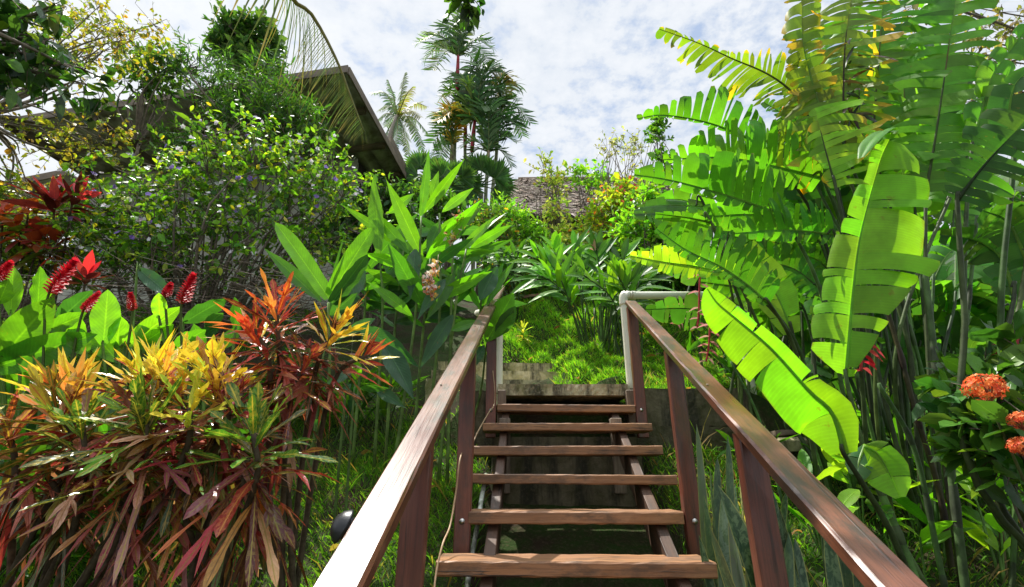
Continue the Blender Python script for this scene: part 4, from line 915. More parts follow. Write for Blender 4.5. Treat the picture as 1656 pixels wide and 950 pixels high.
# dark low plants that close the ground behind the crotons and along the shrub
def filler(label, pts, n, ln, wd, cols, group, mat='ginger', cat='plant', name='leafy_plant', e=(85, 5)):
    for (x, y, dz) in pts:
        t = thing(name, label, cat, g(x, y), group)
        f = MB(); b = g(x, y, dz); th = uni(0, 6.28, n); el = np.radians(uni(e[1], e[0], n)); rad = np.column_stack((np.cos(th), np.sin(th), np.zeros(n)))
        B = b + rad * uni(.0, .16, n)[:, None] + UP * uni(-.5, .5, n)[:, None] * dz
        lances(f, B, rad * np.cos(el)[:, None] + UP * np.sin(el)[:, None], ln * np.exp(R.normal(0, .2, n)), wd, UP * np.cos(el)[:, None] - rad * np.sin(el)[:, None], uni(.1, .5, n), pick(cols, n, .2, .1), 7, 3, .25, .06, 'lance'); f.build('foliage', M[mat], t)
        s_ = MB(); prisms(s_, np.tile(g(x, y, -.05), (12, 1)) + R.normal(0, .05, (12, 3)) * (1, 1, 0), B[:12], .007, (.07, .11, .03)); s_.build('stem', M['stalk'], t)
filler('dark low leafy plant in the shade between the flowering shrub and the lawn', [(x, 4.35 + .4 * R.rand(), .28) for x in np.arange(-2.6, -.9, .3)] , 34, .3, .07, ((.03, .09, .025), (.05, .13, .02)), 'shade plants along the lawn edge')
filler('dark leafy plant in the shade behind the leftmost croton', [(x, y, .35) for x, y in ((-2.9, 2.9), (-2.5, 2.6), (-2.2, 2.95), (-3.4, 3.2), (-2.75, 3.5), (-2.1, 3.4), (-3.6, 3.9), (-1.7, 3.1))], 34, .36, .1, ((.03, .09, .02), (.055, .15, .02)), 'shade plants behind the crotons')
# ------------------------------------------------------------------ palms
far = thing('coconut_palm', 'distant coconut palm standing against the sky right of the house roof', 'palm', (P(612, 330, 22)[0], 22, 8.5))
top = P(643, 188, 22.)
mb = MB(); tube(mb, ((P(612, 330, 22)[0], 22, 8.3), P(622, 262, 22.), top), (.24, .15), 14, 10, (.26, .23, .19)); mb.build('trunk', M['bark'], far)
FG = ((.085, .15, .06), (.12, .17, .06), (.2, .19, .05))
for k in range(5):
    mb = MB(); lances(mb, [top + rdir(1)[0] * .4 - UP * .4], rdir(1, -.5), .3, .28, rdir(1), 0, (.14, .12, .03), 3, 5, .9, 0, 'oval'); mb.build('coconut', M['stalk'], far)
for (tx, ty, lift) in ((655, 118, .2), (600, 150, .5), (612, 178, .4), (690, 172, .5), (680, 190, .5), (672, 212, .35), (640, 245, .2), (618, 228, .3), (625, 205, .3), (692, 215, .5), (685, 245, .6), (660, 250, .3), (628, 130, .25), (668, 140, .3), (604, 200, .4)):
    tp = P(tx, ty, 22 + R.normal(0, 1.2)); ml = lerp(top, tp, .5) + UP * lift * np.linalg.norm(tp - top) * .5
    f = MB(); wl = np.array((.15, .36, .42, .4, .32, .16)); n_ = nrm(np.array((R.normal(0, .4), -.7, .7)))
    frond(f, [top, ml, tp], wl, n_, 30, FG[R.choice(3, p=(.5, .35, .15))], .2, .8, .5, .5, nu=4, rib=.04, fold=-.2, leaflet=.9); f.build('frond', M['palm'], far)
SW = ((.04, .095, .03), (.06, .13, .035), (.1, .17, .04))
gp = 'red stemmed palms in one clump'
def sealing(label, stem, crown, base, fr_, red=(.30, .025, .04)):
    t = thing('sealing_wax_palm', label, 'palm', base, gp)
    s_ = MB(); tube(s_, [base] + stem, (.055, .045), 24, 10, (.22, .24, .14)); s_.build('trunk', M['stalk'], t)
    s_ = MB(); tube(s_, [crown[0], lerp(crown[0], crown[1], .5), crown[1]], (.05, .06, .04), 10, 10, red); s_.build('crown_shaft', M['stalk'], t)
    c = crown[1]
    for (tx, ty, wy, col) in fr_:
        tp = P(tx, ty, c[1] + wy); L = np.linalg.norm(tp - c); ml = lerp(c, tp, .5) + UP * .34 * L; tp = tp - UP * .12 * L
        f = MB(); wl = np.array((.16, .38, .48, .46, .38, .24)) * min(1.1, L / 1.15); n_ = nrm(np.array((R.normal(0, .3), -.55, .75)))
        frond(f, [c, ml, tp], wl, n_, 25, col, .25, .95, .3, .5, None, .022, (.12, .16, .05), .25, 5, .3, leaflet=.8)
        f.build('frond', M['palm'], t)
YT = (.36, .25, .03)
k1 = P(737, 165, 11.5)
sealing('tallest red stemmed palm whose crown touches the overhanging leaves', [P(733, 330, 11.5), P(735, 250, 11.5), P(738, 175, 11.5)], (P(739, 150, 11.5), P(741, 90, 11.5)), g(P(733, 330, 11.5)[0], 11.5, -.1),
    [(748, 22, 0, SW[1]), (722, 45, .3, SW[0]), (765, 40, -.3, SW[0]), (680, 62, 0, SW[2]), (688, 90, .5, SW[1]), (700, 108, -.4, SW[2]), (795, 72, .2, SW[1]), (790, 95, -.4, SW[0]), (752, 30, .5, SW[2]), (775, 110, .6, SW[0]), (712, 70, .4, SW[1])])
sealing('red stemmed palm in the middle of the clump with a fan of upright fronds', [P(768, 330, 11.), P(766, 255, 11.)], (P(763, 245, 11.), P(768, 195, 11.)), g(P(768, 330, 11.)[0], 11., -.1),
    [(770, 95, 0, SW[1]), (745, 120, .2, SW[0]), (800, 110, .2, SW[1]), (720, 150, 0, SW[2]), (815, 140, 0, SW[0]), (825, 165, .4, SW[0]), (708, 190, -.3, YT), (730, 215, .3, SW[2]), (700, 225, .2, SW[0]), (790, 105, -.4, SW[0]), (755, 130, -.4, SW[2]), (800, 190, .5, SW[1])])
sealing('slim palm of the clump leaning right with arching fronds', [P(795, 330, 11.3), P(802, 260, 11.3), P(806, 200, 11.3)], (P(805, 215, 11.3), P(808, 180, 11.3)), g(P(792, 330, 11.3)[0], 11.3, -.1),
    [(812, 118, 0, (.16, .13, .03)), (800, 130, .3, SW[0]), (838, 160, 0, SW[1]), (858, 195, 0, SW[0]), (845, 215, .3, SW[1]), (822, 215, -.3, SW[0]), (785, 185, .2, SW[2]), (830, 135, .4, SW[1])], (.2, .14, .08))
sealing('short palm on the left of the clump with yellowing fronds', [P(728, 330, 11.2), P(730, 270, 11.2)], (P(730, 275, 11.2), P(731, 235, 11.2)), g(P(728, 330, 11.2)[0], 11.2, -.1),
    [(735, 170, 0, YT), (715, 180, .2, SW[2]), (705, 215, 0, SW[1]), (698, 248, .2, SW[0]), (745, 180, .3, YT), (760, 230, .3, SW[1]), (710, 255, -.3, SW[1])], (.2, .18, .09))
sealing('bushy palm of the clump with spread fronds low on the right side', [P(785, 330, 10.8), P(788, 275, 10.8)], (P(788, 280, 10.8), P(790, 245, 10.8)), g(P(785, 330, 10.8)[0], 10.8, -.1),
    [(790, 165, 0, SW[1]), (815, 185, .2, SW[0]), (835, 225, 0, SW[1]), (828, 265, .2, SW[0]), (760, 190, .2, SW[2]), (745, 235, -.3, SW[1]), (842, 200, .4, SW[0]), (775, 170, .3, SW[0]), (750, 265, .3, SW[1])], (.2, .15, .08))
sealing('palm of the clump filling the middle under the tallest crown', [P(752, 330, 11.6), P(752, 235, 11.6)], (P(752, 240, 11.6), P(753, 195, 11.6)), g(P(752, 330, 11.6)[0], 11.6, -.1),
    [(748, 120, 0, SW[0]), (775, 135, .2, SW[1]), (718, 150, 0, SW[1]), (705, 185, .2, SW[2]), (795, 165, .2, SW[0]), (735, 128, .4, SW[0]), (800, 215, .2, SW[1])], (.3, .03, .04))
gf = 'fan palms under the red stemmed palms'
for lb, cx, cy_, Y0, rr in (('dark fan palm with pleated leaves left of the thatched roof', 778, 300, 10.2, 56), ('dark fan palm with pleated leaves below the yellowing palm', 730, 300, 10.0, 50), ('small fan palm between the house eave and the taller palms', 692, 285, 10.4, 42)):
    b = g(P(cx, cy_, Y0)[0], Y0, -.1); c = P(cx, cy_, Y0); t = thing('fan_palm', lb, 'palm', b, gf)
    s_ = MB(); tube(s_, (b, c - UP * .2), (.07, .06), 6, 8, (.15, .13, .1)); s_.build('trunk', M['bark'], t)
    for k in range(11):
        a = radians(lerp(-30, 210, k / 10)) + R.normal(0, .1); e = PX(rr, c) * uni(.55, .8); d_ = np.array((cos(a), R.normal(-.2, .35), sin(a))); h_ = c + d_ * e * .6
        f = MB(); n = 17; th = np.linspace(-1.15, 1.15, n); ax = nrm(d_); sx = nrm(np.cross(ax, (0, 1, .3))); nz_ = np.cross(sx, ax)
        D = ax * np.cos(th)[:, None] + sx * np.sin(th)[:, None]
        lances(f, np.tile(h_, (n, 1)), D, e * uni(.85, 1.05, n), e * .17, nz_ + R.normal(0, .25, (n, 3)), .12, pick(((.05, .12, .03), (.07, .16, .035)), n, .2), 5, 3, .5, 0, 'lance')
        tube(f, (c, h_), .012, 3, 5, (.07, .12, .03)); f.build('frond', M['palm'], t)
# ------------------------------------------------------------------ shrubs of the upper bank
VAR = ((.5, .56, .14), (.36, .48, .08), (.2, .36, .03), (.62, .6, .26)); BRG = ((.19, .42, .03), (.25, .46, .035), (.11, .28, .025)); YRED = ((.28, .4, .03), (.36, .42, .04), (.16, .3, .03), (.5, .16, .05)); DGN = ((.045, .12, .02), (.08, .2, .022), (.13, .27, .03))
gs = 'shrubs on the bank below the thatched hut'
def bush(name, label, px, Yb, cols, ntw, ll, lw=.5, w=None, prof='oval', tl=.25, lpt=7, mat='leaf', cat='shrub', **k):
    xs_ = [p[0] for p in px]; b = g(P(np.mean(xs_), 400, Yb)[0], Yb + .1)
    blobs = [(P(x, y, Yb), (PX(rx, P(x, y, Yb)), max(.3, PX(rx, P(x, y, Yb)) * .7), PX(ry, P(x, y, Yb))), rx * ry) for x, y, rx, ry in px]
    return crown_tree(name, label, cat, b, blobs, ntw, tl, lpt, ll, ll and lw, cols, w, mat, prof, limbs=24, r0=.03, group=gs, shell=.2, spread=.6, parts=('foliage', 'branches'), **k)
bush('variegated_shrub', 'pale cream and green variegated shrub in front of the middle of the thatched roof', ((915, 392, 42, 34), (900, 345, 14, 20), (940, 412, 40, 28), (885, 408, 30, 22)), 8.9, VAR, 420, .085, .5)
bush('climbing_vine', 'wispy pale vine shoots reaching above the thatched ridge', ((890, 292, 12, 26), (905, 300, 12, 16), (880, 268, 10, 8)), 9.2, VAR, 60, .09, .5, upb=.6)
bush('yellow_shrub', 'yellow leaved shrub with red new growth right of the variegated one', ((995, 335, 34, 26), (970, 372, 36, 26), (1015, 312, 26, 18), (1025, 350, 25, 25)), 8.7, YRED, 420, .095, .5, (.35, .3, .25, .1), blossoms=(('red_blossoms', 26, ((.7, .06, .04), (.75, .15, .08)), .045),))
bush('climbing_vine', 'arching green sprig above the right end of the thatched ridge', ((955, 285, 28, 10), (930, 280, 12, 10), (975, 292, 16, 10)), 9.6, BRG, 70, .10, .5)
bush('climbing_vine', 'slender bare vine with tiny pale leaves rising left of the big green leaves', ((1000, 240, 28, 8), (1030, 245, 8, 34), (985, 232, 14, 8)), 9.0, ((.2, .24, .1), (.3, .32, .16)), 60, .07, .45, upb=.5)
bush('climbing_vine', 'dark column of vine leaves on a thin pole beside the big green leaves', ((1066, 225, 10, 34), (1068, 270, 14, 20), (1062, 200, 9, 14)), 7.5, DGN, 90, .085, .55, tl=.12)
bush('fern_shrub', 'bright green ferny shrub directly left of the thatched roof base', ((825, 362, 26, 20), (850, 390, 32, 24), (806, 345, 12, 12)), 8.6, BRG, 420, .12, .22, prof='lance')
bush('leafy_shrub', 'mid green shrub with small glossy leaves below the thatched eave', ((870, 425, 36, 30), (940, 440, 44, 26), (900, 450, 40, 26), (1000, 420, 40, 30)), 8.2, DGN, 620, .09, .5)
bush('leafy_shrub', 'small leaved shrub flecked with orange right of the ginger flowers', ((805, 400, 24, 40), (825, 440, 26, 40), (790, 360, 18, 28)), 7.8, ((.06, .15, .02), (.12, .2, .03), (.3, .17, .03)), 420, .075, .5, (.5, .38, .12))
bush('leafy_shrub', 'light green shrub under the long leaves right of the yellow one', ((1060, 330, 34, 24), (1040, 370, 40, 30), (1090, 380, 40, 36)), 7.6, BRG, 360, .11, .42)
bush('leafy_shrub', 'deep green shrub at the top of the bank behind the pipe railing', ((1110, 430, 50, 34), (1060, 445, 44, 26), (1150, 450, 40, 30)), 7.0, DGN, 520, .10, .4)
bush('leafy_shrub', 'dark shrub behind the slim palm at the foot of the fan palms', ((770, 365, 34, 24), (715, 345, 36, 30), (680, 330, 30, 26)), 9.3, DGN, 380, .13, .4)
bush('leafy_shrub', 'shaded shrub behind the ginger clump under the house eave', ((620, 350, 50, 50), (560, 380, 50, 40), (660, 400, 50, 50)), 7.2, ((.025, .07, .018), (.045, .12, .02)), 620, .13, .35)
bush('leafy_shrub', 'yellowish green shrub at the left edge below the copper leaved plant', ((10, 400, 50, 50), (70, 425, 50, 36), (-30, 340, 40, 60)), 5.0, ((.12, .2, .025), (.2, .26, .03), (.06, .13, .02)), 320, .08, .5)
# ------------------------------------------------------------------ slender canes behind the landing
def cane(t, pts, n, ln, wd, cols, Y0, tipn=4, mat='ginger', u0=.45):
    p = spline([P(x, y, Y0 + dy) for x, y, dy in pts], 20); p[0][2] = min(p[0][2], gz(p[0][0], p[0][1]) + .05)
    s_ = MB(); tube(s_, p, (.012, .007), 0, 7, (.045, .085, .022)); s_.build('stem', M['stalk'], t)
    u = np.linspace(u0, 1, n); B = np.array([np.interp(u, np.linspace(0, 1, 20), p[:, k]) for k in range(3)]).T
    T = nrm(np.gradient(p, axis=0)); Tt = np.array([np.interp(u, np.linspace(0, 1, 20), T[:, k]) for k in range(3)]).T
    sx = nrm(np.cross(Tt, (0.2, 1, .2))); sg_ = np.where(np.arange(n) % 2, 1, -1)[:, None]
    D = sx * sg_ * lerp(.9, .2, smooth(.7, 1, u))[:, None] + Tt * 1.05 + R.normal(0, .16, (n, 3)); f = MB()
    Nn = nrm(np.cross(D, np.cross((0, -.75, .75), D)) + R.normal(0, .2, (n, 3)))
    lances(f, B, D, ln * np.interp(u, (u0, .6, .9, 1), (.75, 1, 1, .8)) * np.exp(R.normal(0, .1, n)), wd, Nn, uni(.08, .4, n), pick(cols, n, .15, .06), 9, 5, .25, .05, 'lance'); f.build('foliage', M[mat], t)
gm = 'ginger canes behind the landing'
CG = ((.10, .26, .022), (.14, .33, .025), (.06, .17, .02))
t = thing('cane_ginger', 'arching cane ginger with comb like leaves left of the pink bract', 'ginger', g(P(950, 585, 6.1)[0], 6.1), gm)
for pts in (((952, 590, 0), (928, 510, 0), (895, 450, -.1), (868, 415, -.2)), ((955, 590, 0), (930, 500, .1), (905, 440, 0), (895, 400, 0)), ((958, 590, 0), (938, 510, -.1), (900, 462, -.3), (868, 445, -.4)), ((962, 590, .1), (950, 500, .2), (925, 430, .2), (930, 400, .2)), ((948, 590, 0), (930, 520, -.2), (910, 460, -.3), (890, 425, -.3))): cane(t, pts, 13, .46, .10, CG, 6.1)
t = thing('cane_ginger', 'upright cane ginger carrying a single pink bract behind the landing', 'ginger', g(P(975, 585, 6.3)[0], 6.3), gm)
for pts in (((972, 590, 0), (970, 500, 0), (968, 430, 0), (965, 405, 0)), ((980, 590, 0), (990, 500, 0), (1000, 440, -.1), (1012, 410, -.1)), ((985, 590, .1), (1000, 520, 0), (1020, 480, -.1), (1040, 455, -.2)), ((975, 590, .2), (962, 500, .3), (950, 450, .3), (945, 425, .3)), ((990, 590, .2), (1010, 510, .2), (1030, 450, .2), (1045, 420, .2))): cane(t, pts, 13, .48, .10, CG[:2] + ((.035, .1, .02),), 6.3)
f = MB(); c = P(965, 405, 6.3); n = 9; lances(f, np.tile(c, (n, 1)) + R.normal(0, .012, (n, 3)), rdir(n, 2.) * (.5, .5, 1), .16, .055, rdir(n), 0, pick(((.8, .42, .36), (.75, .55, .3)), n, .1, .05), 6, 5, .6, 0, 'lance'); f.build('bract', M['petal'], t)
for k in range(26):
    x = uni(950, 1012); s_ = MB(); Yk = 6.2 + uni(-.2, .5); b = P(x, 585, Yk); b[2] = gz(b[0], b[1]) - .03; e = P(x + (x - 970) * uni(.2, 1.2), uni(440, 500), Yk + uni(-.1, .2)); 
    tube(s_, (b, lerp(b, e, .5) + R.normal(0, .03, 3), e), (.012, .008), 8, 6, pick(((.04, .075, .02), (.07, .12, .03)), 1)[0]); s_.build('stem', M['stalk'], t)
f = MB(); n = 90; x = uni(965, 1050, n); y = uni(430, 510, n); B = np.array([P(a, b, 6.5 + uni(-.2, .4)) for a, b in zip(x, y)]); lances(f, B, rdir(n, .3), .32, .085, nrm(UP + R.normal(0, .6, (n, 3))), .3, pick(((.03, .085, .02), (.05, .13, .02)), n, .2), 7, 3, .25, .04); f.build('foliage', M['ginger'], t)
t = thing('cane_ginger', 'low cane ginger filling the gap between the canes and the white pipe post', 'ginger', g(P(1030, 560, 5.7)[0], 5.7), gm)
for k in range(6):
    x = uni(1000, 1070); cane(t, ((x, 590, 0), (x + R.normal(0, 10), 530, 0), (x + R.normal(0, 25), 480, -.1), (x + R.normal(0, 40), 445, -.2)), 11, .4, .085, DGN, 5.7 + .4 * R.rand())
t = thing('cane_ginger', 'glossy dark cane ginger under the shrubs at the left of the grass bank', 'ginger', g(P(820, 500, 6.9)[0], 6.9), gm)
for k in range(8):
    x = uni(792, 850); cane(t, ((x, 480, 0), (x + R.normal(0, 6), 455, 0), (x + R.normal(0, 12), 428, -.1), (x + R.normal(0, 20), 405, -.2)), 9, .34, .08, DGN, 6.9 + .4 * R.rand())
t = shoot_plant('croton_bush', 'tiny yellow leaved croton on the grass bank above the garden steps', 'croton', g(P(846, 555, 6.2)[0], 6.2),
    [dict(c=P(846, 540, 6.2), axis=(0, -.1, 1), n=22, ln=.15, wd=.035, young=((.5, .48, .05), (.4, .42, .06)), old=((.12, .2, .03), (.35, .33, .06)), e0=80, e1=-30, rise=.2, prof='lobed', droop=(.1, .4))], 'leaf', None, r=.006)
mb = MB(); beam(mb, P(842, 482, 8.), P(892, 476, 8.1), .1, .05, UP, .006, 6, .003)
tag(mb.build('loose_plank', M['tread'], None, False, P(868, 479, 8.)), 'reddish plank half buried at the top of the grass bank', 'plank')
# ------------------------------------------------------------------ heliconia jungle on the right
HG = (.052, .165, .016); HB = (.075, .21, .018); HY = (.2, .36, .03); HO = (.10, .17, .022); HD = (.032, .095, .022); TIP = (.42, .26, .03)
def big(t, pts, wl, wr, Y0, Y1=None, col=HG, strips=12, gap=.12, roll=0., droop=.1, sweep=.3, jit=.1, fold=.12, tip=None, rib=.011, curl=0., yaw=0., stem=None, nu=6, ribcol=(.13, .24, .03), part='leaf', ni=2):
    Y1 = Y0 if Y1 is None else Y1
    k = len(pts); L = [P(x, y, lerp(Y0, Y1, i / (k - 1))) for i, (x, y) in enumerate(pts)]
    cen = np.mean(L, axis=0); T = nrm(L[-1] - L[0]); view = nrm(-cen); S = nrm(np.cross(T, view)); N = np.cross(S, T)
    # N looks at the viewer; with T up the picture S points to its right
    a = radians(roll); N = N * cos(a) + S * sin(a)
    sgn = 1.
    f = MB(); feather(f, L, PX(np.asarray(wl, float), cen), PX(np.asarray(wr, float), cen), N, strips, gap, sweep, droop, jit, fold, col, .17, tip, rib, ribcol, nu, ni, curl)
    lf = f.build(part, M['heli'], t)
    if stem is not None:
        s_ = MB(); tube(s_, [ORG[t.name] + np.array((R.normal(0, .06), R.normal(0, .06), -.05))] + [P(x, y, Y) for x, y, Y in stem] + [L[0], lerp(L[0], L[1], .25)], (.016, .012, .007), 24, 8, pick(((.04, .08, .02), (.06, .09, .03), (.035, .05, .02)), 1, .2, .05)[0]); s_.build('stem', M['stalk'], t)
    return lf
gh = 'heliconia plants on the right of the stairs'
# --- nearest plant: three bright blades
t = thing('heliconia', 'nearest heliconia with two glowing yellow green blades in front of the handrail', 'heliconia', g(1.95, 2.45), gh)
big(t, ((1368, 610), (1372, 560), (1380, 470), (1390, 390), (1408, 315), (1424, 258), (1438, 226)), (10, 56, 54, 44, 36, 28, 16, 20, 10), (8, 22, 46, 80, 88, 80, 66, 46, 16), 2.3, 2.15, (.16, .36, .022), 17, .16, 6, .12, .12, .22, .22, None, .011, .25, stem=((1520, 990, 2.45), (1450, 860, 2.4), (1398, 730, 2.35)), nu=8, ni=5)
big(t, ((1438, 226), (1440, 214), (1425, 214), (1405, 232), (1392, 256)), (10, 16, 20, 18, 6), (8, 14, 16, 14, 4), 2.15, 2.1, (.1, .22, .03), 1, .0, 70, .02, .1, 0, .4, None, 0, .3, ni=10)
big(t, ((1365, 735), (1345, 668), (1308, 632), (1248, 565), (1196, 520), (1160, 490), (1143, 466)), (20, 62, 62, 58, 52, 40, 26, 6), (22, 40, 34, 24, 20, 22, 18, 5), 2.05, 1.95, (.15, .34, .02), 7, .07, 8, .16, .15, .08, .14, None, .010, .2, stem=((1500, 985, 2.3), (1440, 860, 2.2), (1400, 790, 2.1)), nu=8, ni=6)
big(t, ((1398, 722), (1420, 735), (1440, 770), (1456, 805)), (6, 26, 32, 24, 6), (6, 30, 40, 26, 6), 2.15, 2.1, (.15, .33, .02), 3, .05, 0, .1, .1, .05, .1, None, .007, .1, nu=6, ni=5)
big(t, ((1400, 720), (1390, 745), (1385, 770)), (5, 20, 10), (5, 22, 8), 2.2, 2.15, (.03, .09, .02), 2, .1, 0)
big(t, ((1400, 810), (1428, 826), (1440, 838)), (5, 16, 6), (5, 18, 5), 2.3, 2.25, HG, 4, .3, 0)
# --- plant whose combs reach over the railing to the left
t = thing('heliconia', 'heliconia sending long comb like blades left above the white pipe railing', 'heliconia', g(2.15, 3.5), gh)
big(t, ((1245, 492), (1205, 458), (1165, 431), (1110, 404), (1062, 370)), (10, 16, 18, 14, 6), (34, 62, 66, 50, 12), 2.8, 2.9, HG, 20, .34, 10, .05, .4, .28, .25, None, .009, .15, stem=((1330, 800, 3.2), (1290, 580, 3.)))
big(t, ((1190, 446), (1130, 432), (1075, 424), (1018, 413)), (12, 18, 18, 5), (20, 28, 28, 6), 3.0, 3.05, HY, 17, .32, 10, .1, .4, .25, .2, None, .008, stem=((1340, 780, 3.3), (1290, 560, 3.1)))
big(t, ((1262, 346), (1210, 328), (1165, 313), (1088, 292), (1026, 282)), (8, 14, 14, 12, 4), (60, 82, 78, 58, 36, 8), 2.9, 2.95, HG, 16, .3, 8, .03, .35, .2, .2, None, .010, .2, stem=((1380, 760, 3.2), (1330, 480, 3.)))
big(t, ((1330, 288), (1265, 272), (1205, 259), (1150, 254), (1072, 258)), (26, 30, 30, 20, 5), (70, 74, 72, 62, 40, 8), 3.0, 3.1, HB, 20, .34, 8, .05, .4, .28, .25, None, .010, .3, stem=((1420, 760, 3.4), (1385, 450, 3.2)))
big(t, ((1230, 232), (1190, 215), (1150, 200), (1105, 190), (1065, 186), (1030, 192)), (6, 6, 5, 5, 5, 4), (30, 46, 52, 46, 24, 14, 5), 3.1, 3.15, HG, 15, .42, 4, -.05, .15, .25, .2, None, .009, .25, stem=((1400, 700, 3.5), (1330, 380, 3.3)))
big(t, ((1306, 184), (1275, 144), (1236, 117), (1184, 95), (1130, 70), (1066, 47)), (26, 42, 50, 44, 34, 10), (40, 46, 40, 10, 8, 5), 3.0, 3.05, HO, 26, .7, 0, .12, .6, .4, .1, TIP, .010, .1, stem=((1420, 760, 3.4), (1360, 330, 3.1)), ribcol=(.09, .1, .03))
big(t, ((1350, 380), (1300, 374), (1255, 372), (1187, 377)), (16, 26, 22, 8), (46, 56, 50, 24), 2.85, 2.9, HG, 16, .45, 10, .02, .4, .3, .2, None, .009, .2, stem=((1400, 760, 3.3), (1385, 520, 3.0)))
big(t, ((1282, 540), (1262, 490), (1240, 450), (1212, 392)), (12, 30, 32, 8), (12, 28, 30, 8), 3.1, 3.2, HY, 5, .1, 0, .05, .15, stem=((1330, 760, 3.3),))
big(t, ((1140, 334), (1080, 332), (1035, 336)), (10, 20, 6), (14, 24, 8), 3.6, 3.7, MG, 8, .2, 40, .25, stem=((1240, 600, 3.7),))
big(t, ((1150, 360), (1110, 352), (1060, 346)), (12, 22, 6), (12, 18, 6), 3.5, 3.6, HG, 8, .2, -30, .3, stem=((1260, 600, 3.7),))
for k, (b, m_, e) in enumerate((((1345, 330), (1270, 250), (1180, 240)), ((1335, 360), (1250, 300), (1140, 290)), ((1330, 400), (1240, 350), (1130, 350)), ((1340, 300), (1300, 210), (1235, 165)), ((1350, 430), (1290, 380), (1200, 360)), ((1330, 470), (1270, 430), (1160, 420)), ((1360, 300), (1330, 220), (1270, 140)), ((1370, 480), (1320, 420), (1250, 410)), ((1320, 330), (1230, 280), (1120, 240)), ((1300, 500), (1230, 470), (1130, 455)))):
    wd = uni(40, 58); Y0 = uni(3.3, 4.1)
    big(t, (b, m_, e), (wd * .4, wd * .6, wd * .5, wd * .15), (wd * .6, wd, wd * .8, wd * .2), Y0, Y0 + .15, (HD, HG, HG, MG)[k % 4], 19, .4, R.normal(5, 15), .12, .4, .28, .2, None, .009, .2, stem=((1430, 760, 3.5), (b[0] + 40, b[1] + 130, Y0)), ribcol=(.06, .1, .025))
# --- tall plant at the top
HG0, HB0 = HG, HB; HG = (.075, .205, .016); HB = (.095, .24, .02); HO = (.13, .2, .02)
t = thing('heliconia', 'tallest heliconia with tattered yellow spotted blades reaching the top of the frame', 'heliconia', g(2.55, 3.2), gh)
S3 = lambda x: ((1500, 880, 3.1), (1470, 560, 3.0), (x, 330, 2.95))
big(t, ((1338, 215), (1310, 120), (1298, 60), (1297, -40)), (20, 30, 30, 30, 30), (30, 30, 28, 26), 2.9, 2.8, HO, 18, .42, 0, .08, .15, .12, .1, TIP, .010, .25, stem=S3(1390))
big(t, ((1366, 240), (1364, 150), (1368, 60), (1385, -50)), (90, 100, 100, 90, 70), (50, 60, 62, 60), 2.85, 2.75, HO, 36, .66, 0, .3, -.15, .5, .12, TIP, .012, .2, stem=S3(1400), ribcol=(.05, .035, .02))
big(t, ((1410, 260), (1416, 160), (1424, 60), (1432, -50)), (70, 84, 84, 80), (70, 84, 84, 76), 3.0, 2.9, HG, 34, .6, 0, .35, .1, .45, .1, None, .012, .2, stem=S3(1430), ribcol=(.05, .06, .02))
big(t, ((1497, 312), (1510, 240), (1525, 141), (1538, 50), (1552, -50)), (30, 70, 78, 80, 76), (46, 72, 70, 50, 46), 2.8, 2.65, HG, 26, .42, 0, .22, .15, .38, .1, None, .012, .15, stem=((1530, 880, 3.0), (1500, 560, 2.9)), ribcol=(.06, .09, .025))
big(t, ((1352, 305), (1334, 240), (1318, 175)), (8, 26, 10), (66, 86, 60), 2.75, 2.75, HY, 12, .45, 0, .2, .05, .4, .1, TIP, .010, stem=((1480, 820, 3.0), (1400, 520, 2.9)), ribcol=(.06, .09, .025))
big(t, ((1480, 345), (1470, 250), (1462, 150), (1458, 60)), (70, 90, 90, 60), (60, 80, 80, 60), 3.5, 3.5, HB, 10, .12, 10, .1, .1, stem=((1510, 700, 3.4),))
big(t, ((1400, 345), (1385, 270), (1372, 200)), (50, 70, 40), (50, 60, 40), 3.5, 3.5, HG, 8, .2, -10, .1, .1, stem=((1460, 700, 3.4),))
big(t, ((1330, 340), (1290, 250), (1270, 200)), (40, 60, 20), (40, 60, 20), 3.6, 3.7, HD, 8, .3, 0, .15, .2, stem=((1440, 700, 3.5),))
for pp, wd, Y0, c_, rl in ((((1440, 330), (1400, 200), (1390, 90)), 60, 3.3, HG, 10), (((1530, 330), (1560, 240), (1600, 190)), 50, 3.2, HB, -10), (((1330, 320), (1300, 230), (1262, 190)), 50, 3.3, HD, 20), (((1460, 320), (1490, 200), (1500, 60)), 60, 3.6, HD, -20), (((1360, 330), (1345, 160), (1330, 40)), 60, 3.5, HG, 0), (((1545, 300), (1580, 210), (1590, 150)), 40, 2.9, HG, 30)):
    big(t, pp, (wd * .5, wd, wd * .9, wd * .3), (wd * .5, wd, wd * .9, wd * .3), Y0, Y0, c_, 24, .5, rl, .2, .2, .2, .1, None, .010, .2, stem=((1480, 800, 3.3), (1450, 560, Y0)), ribcol=(.06, .08, .03))
# hanging dead tatters
f = MB(); n = 26; B = np.array([P(uni(1362, 1390), uni(60, 190), 2.75) for _ in range(n)]); lances(f, B, rdir(n, -.6), uni(.1, .28, n), .022, rdir(n), .4, pick(((.05, .03, .015), (.03, .05, .015), (.12, .08, .03)), n), 6, 3, .3, .2, 'strap', twist=R.normal(0, 2, n)); f.build('dead_leaf', M['leaf'], t)
HG, HB = HG0, HB0
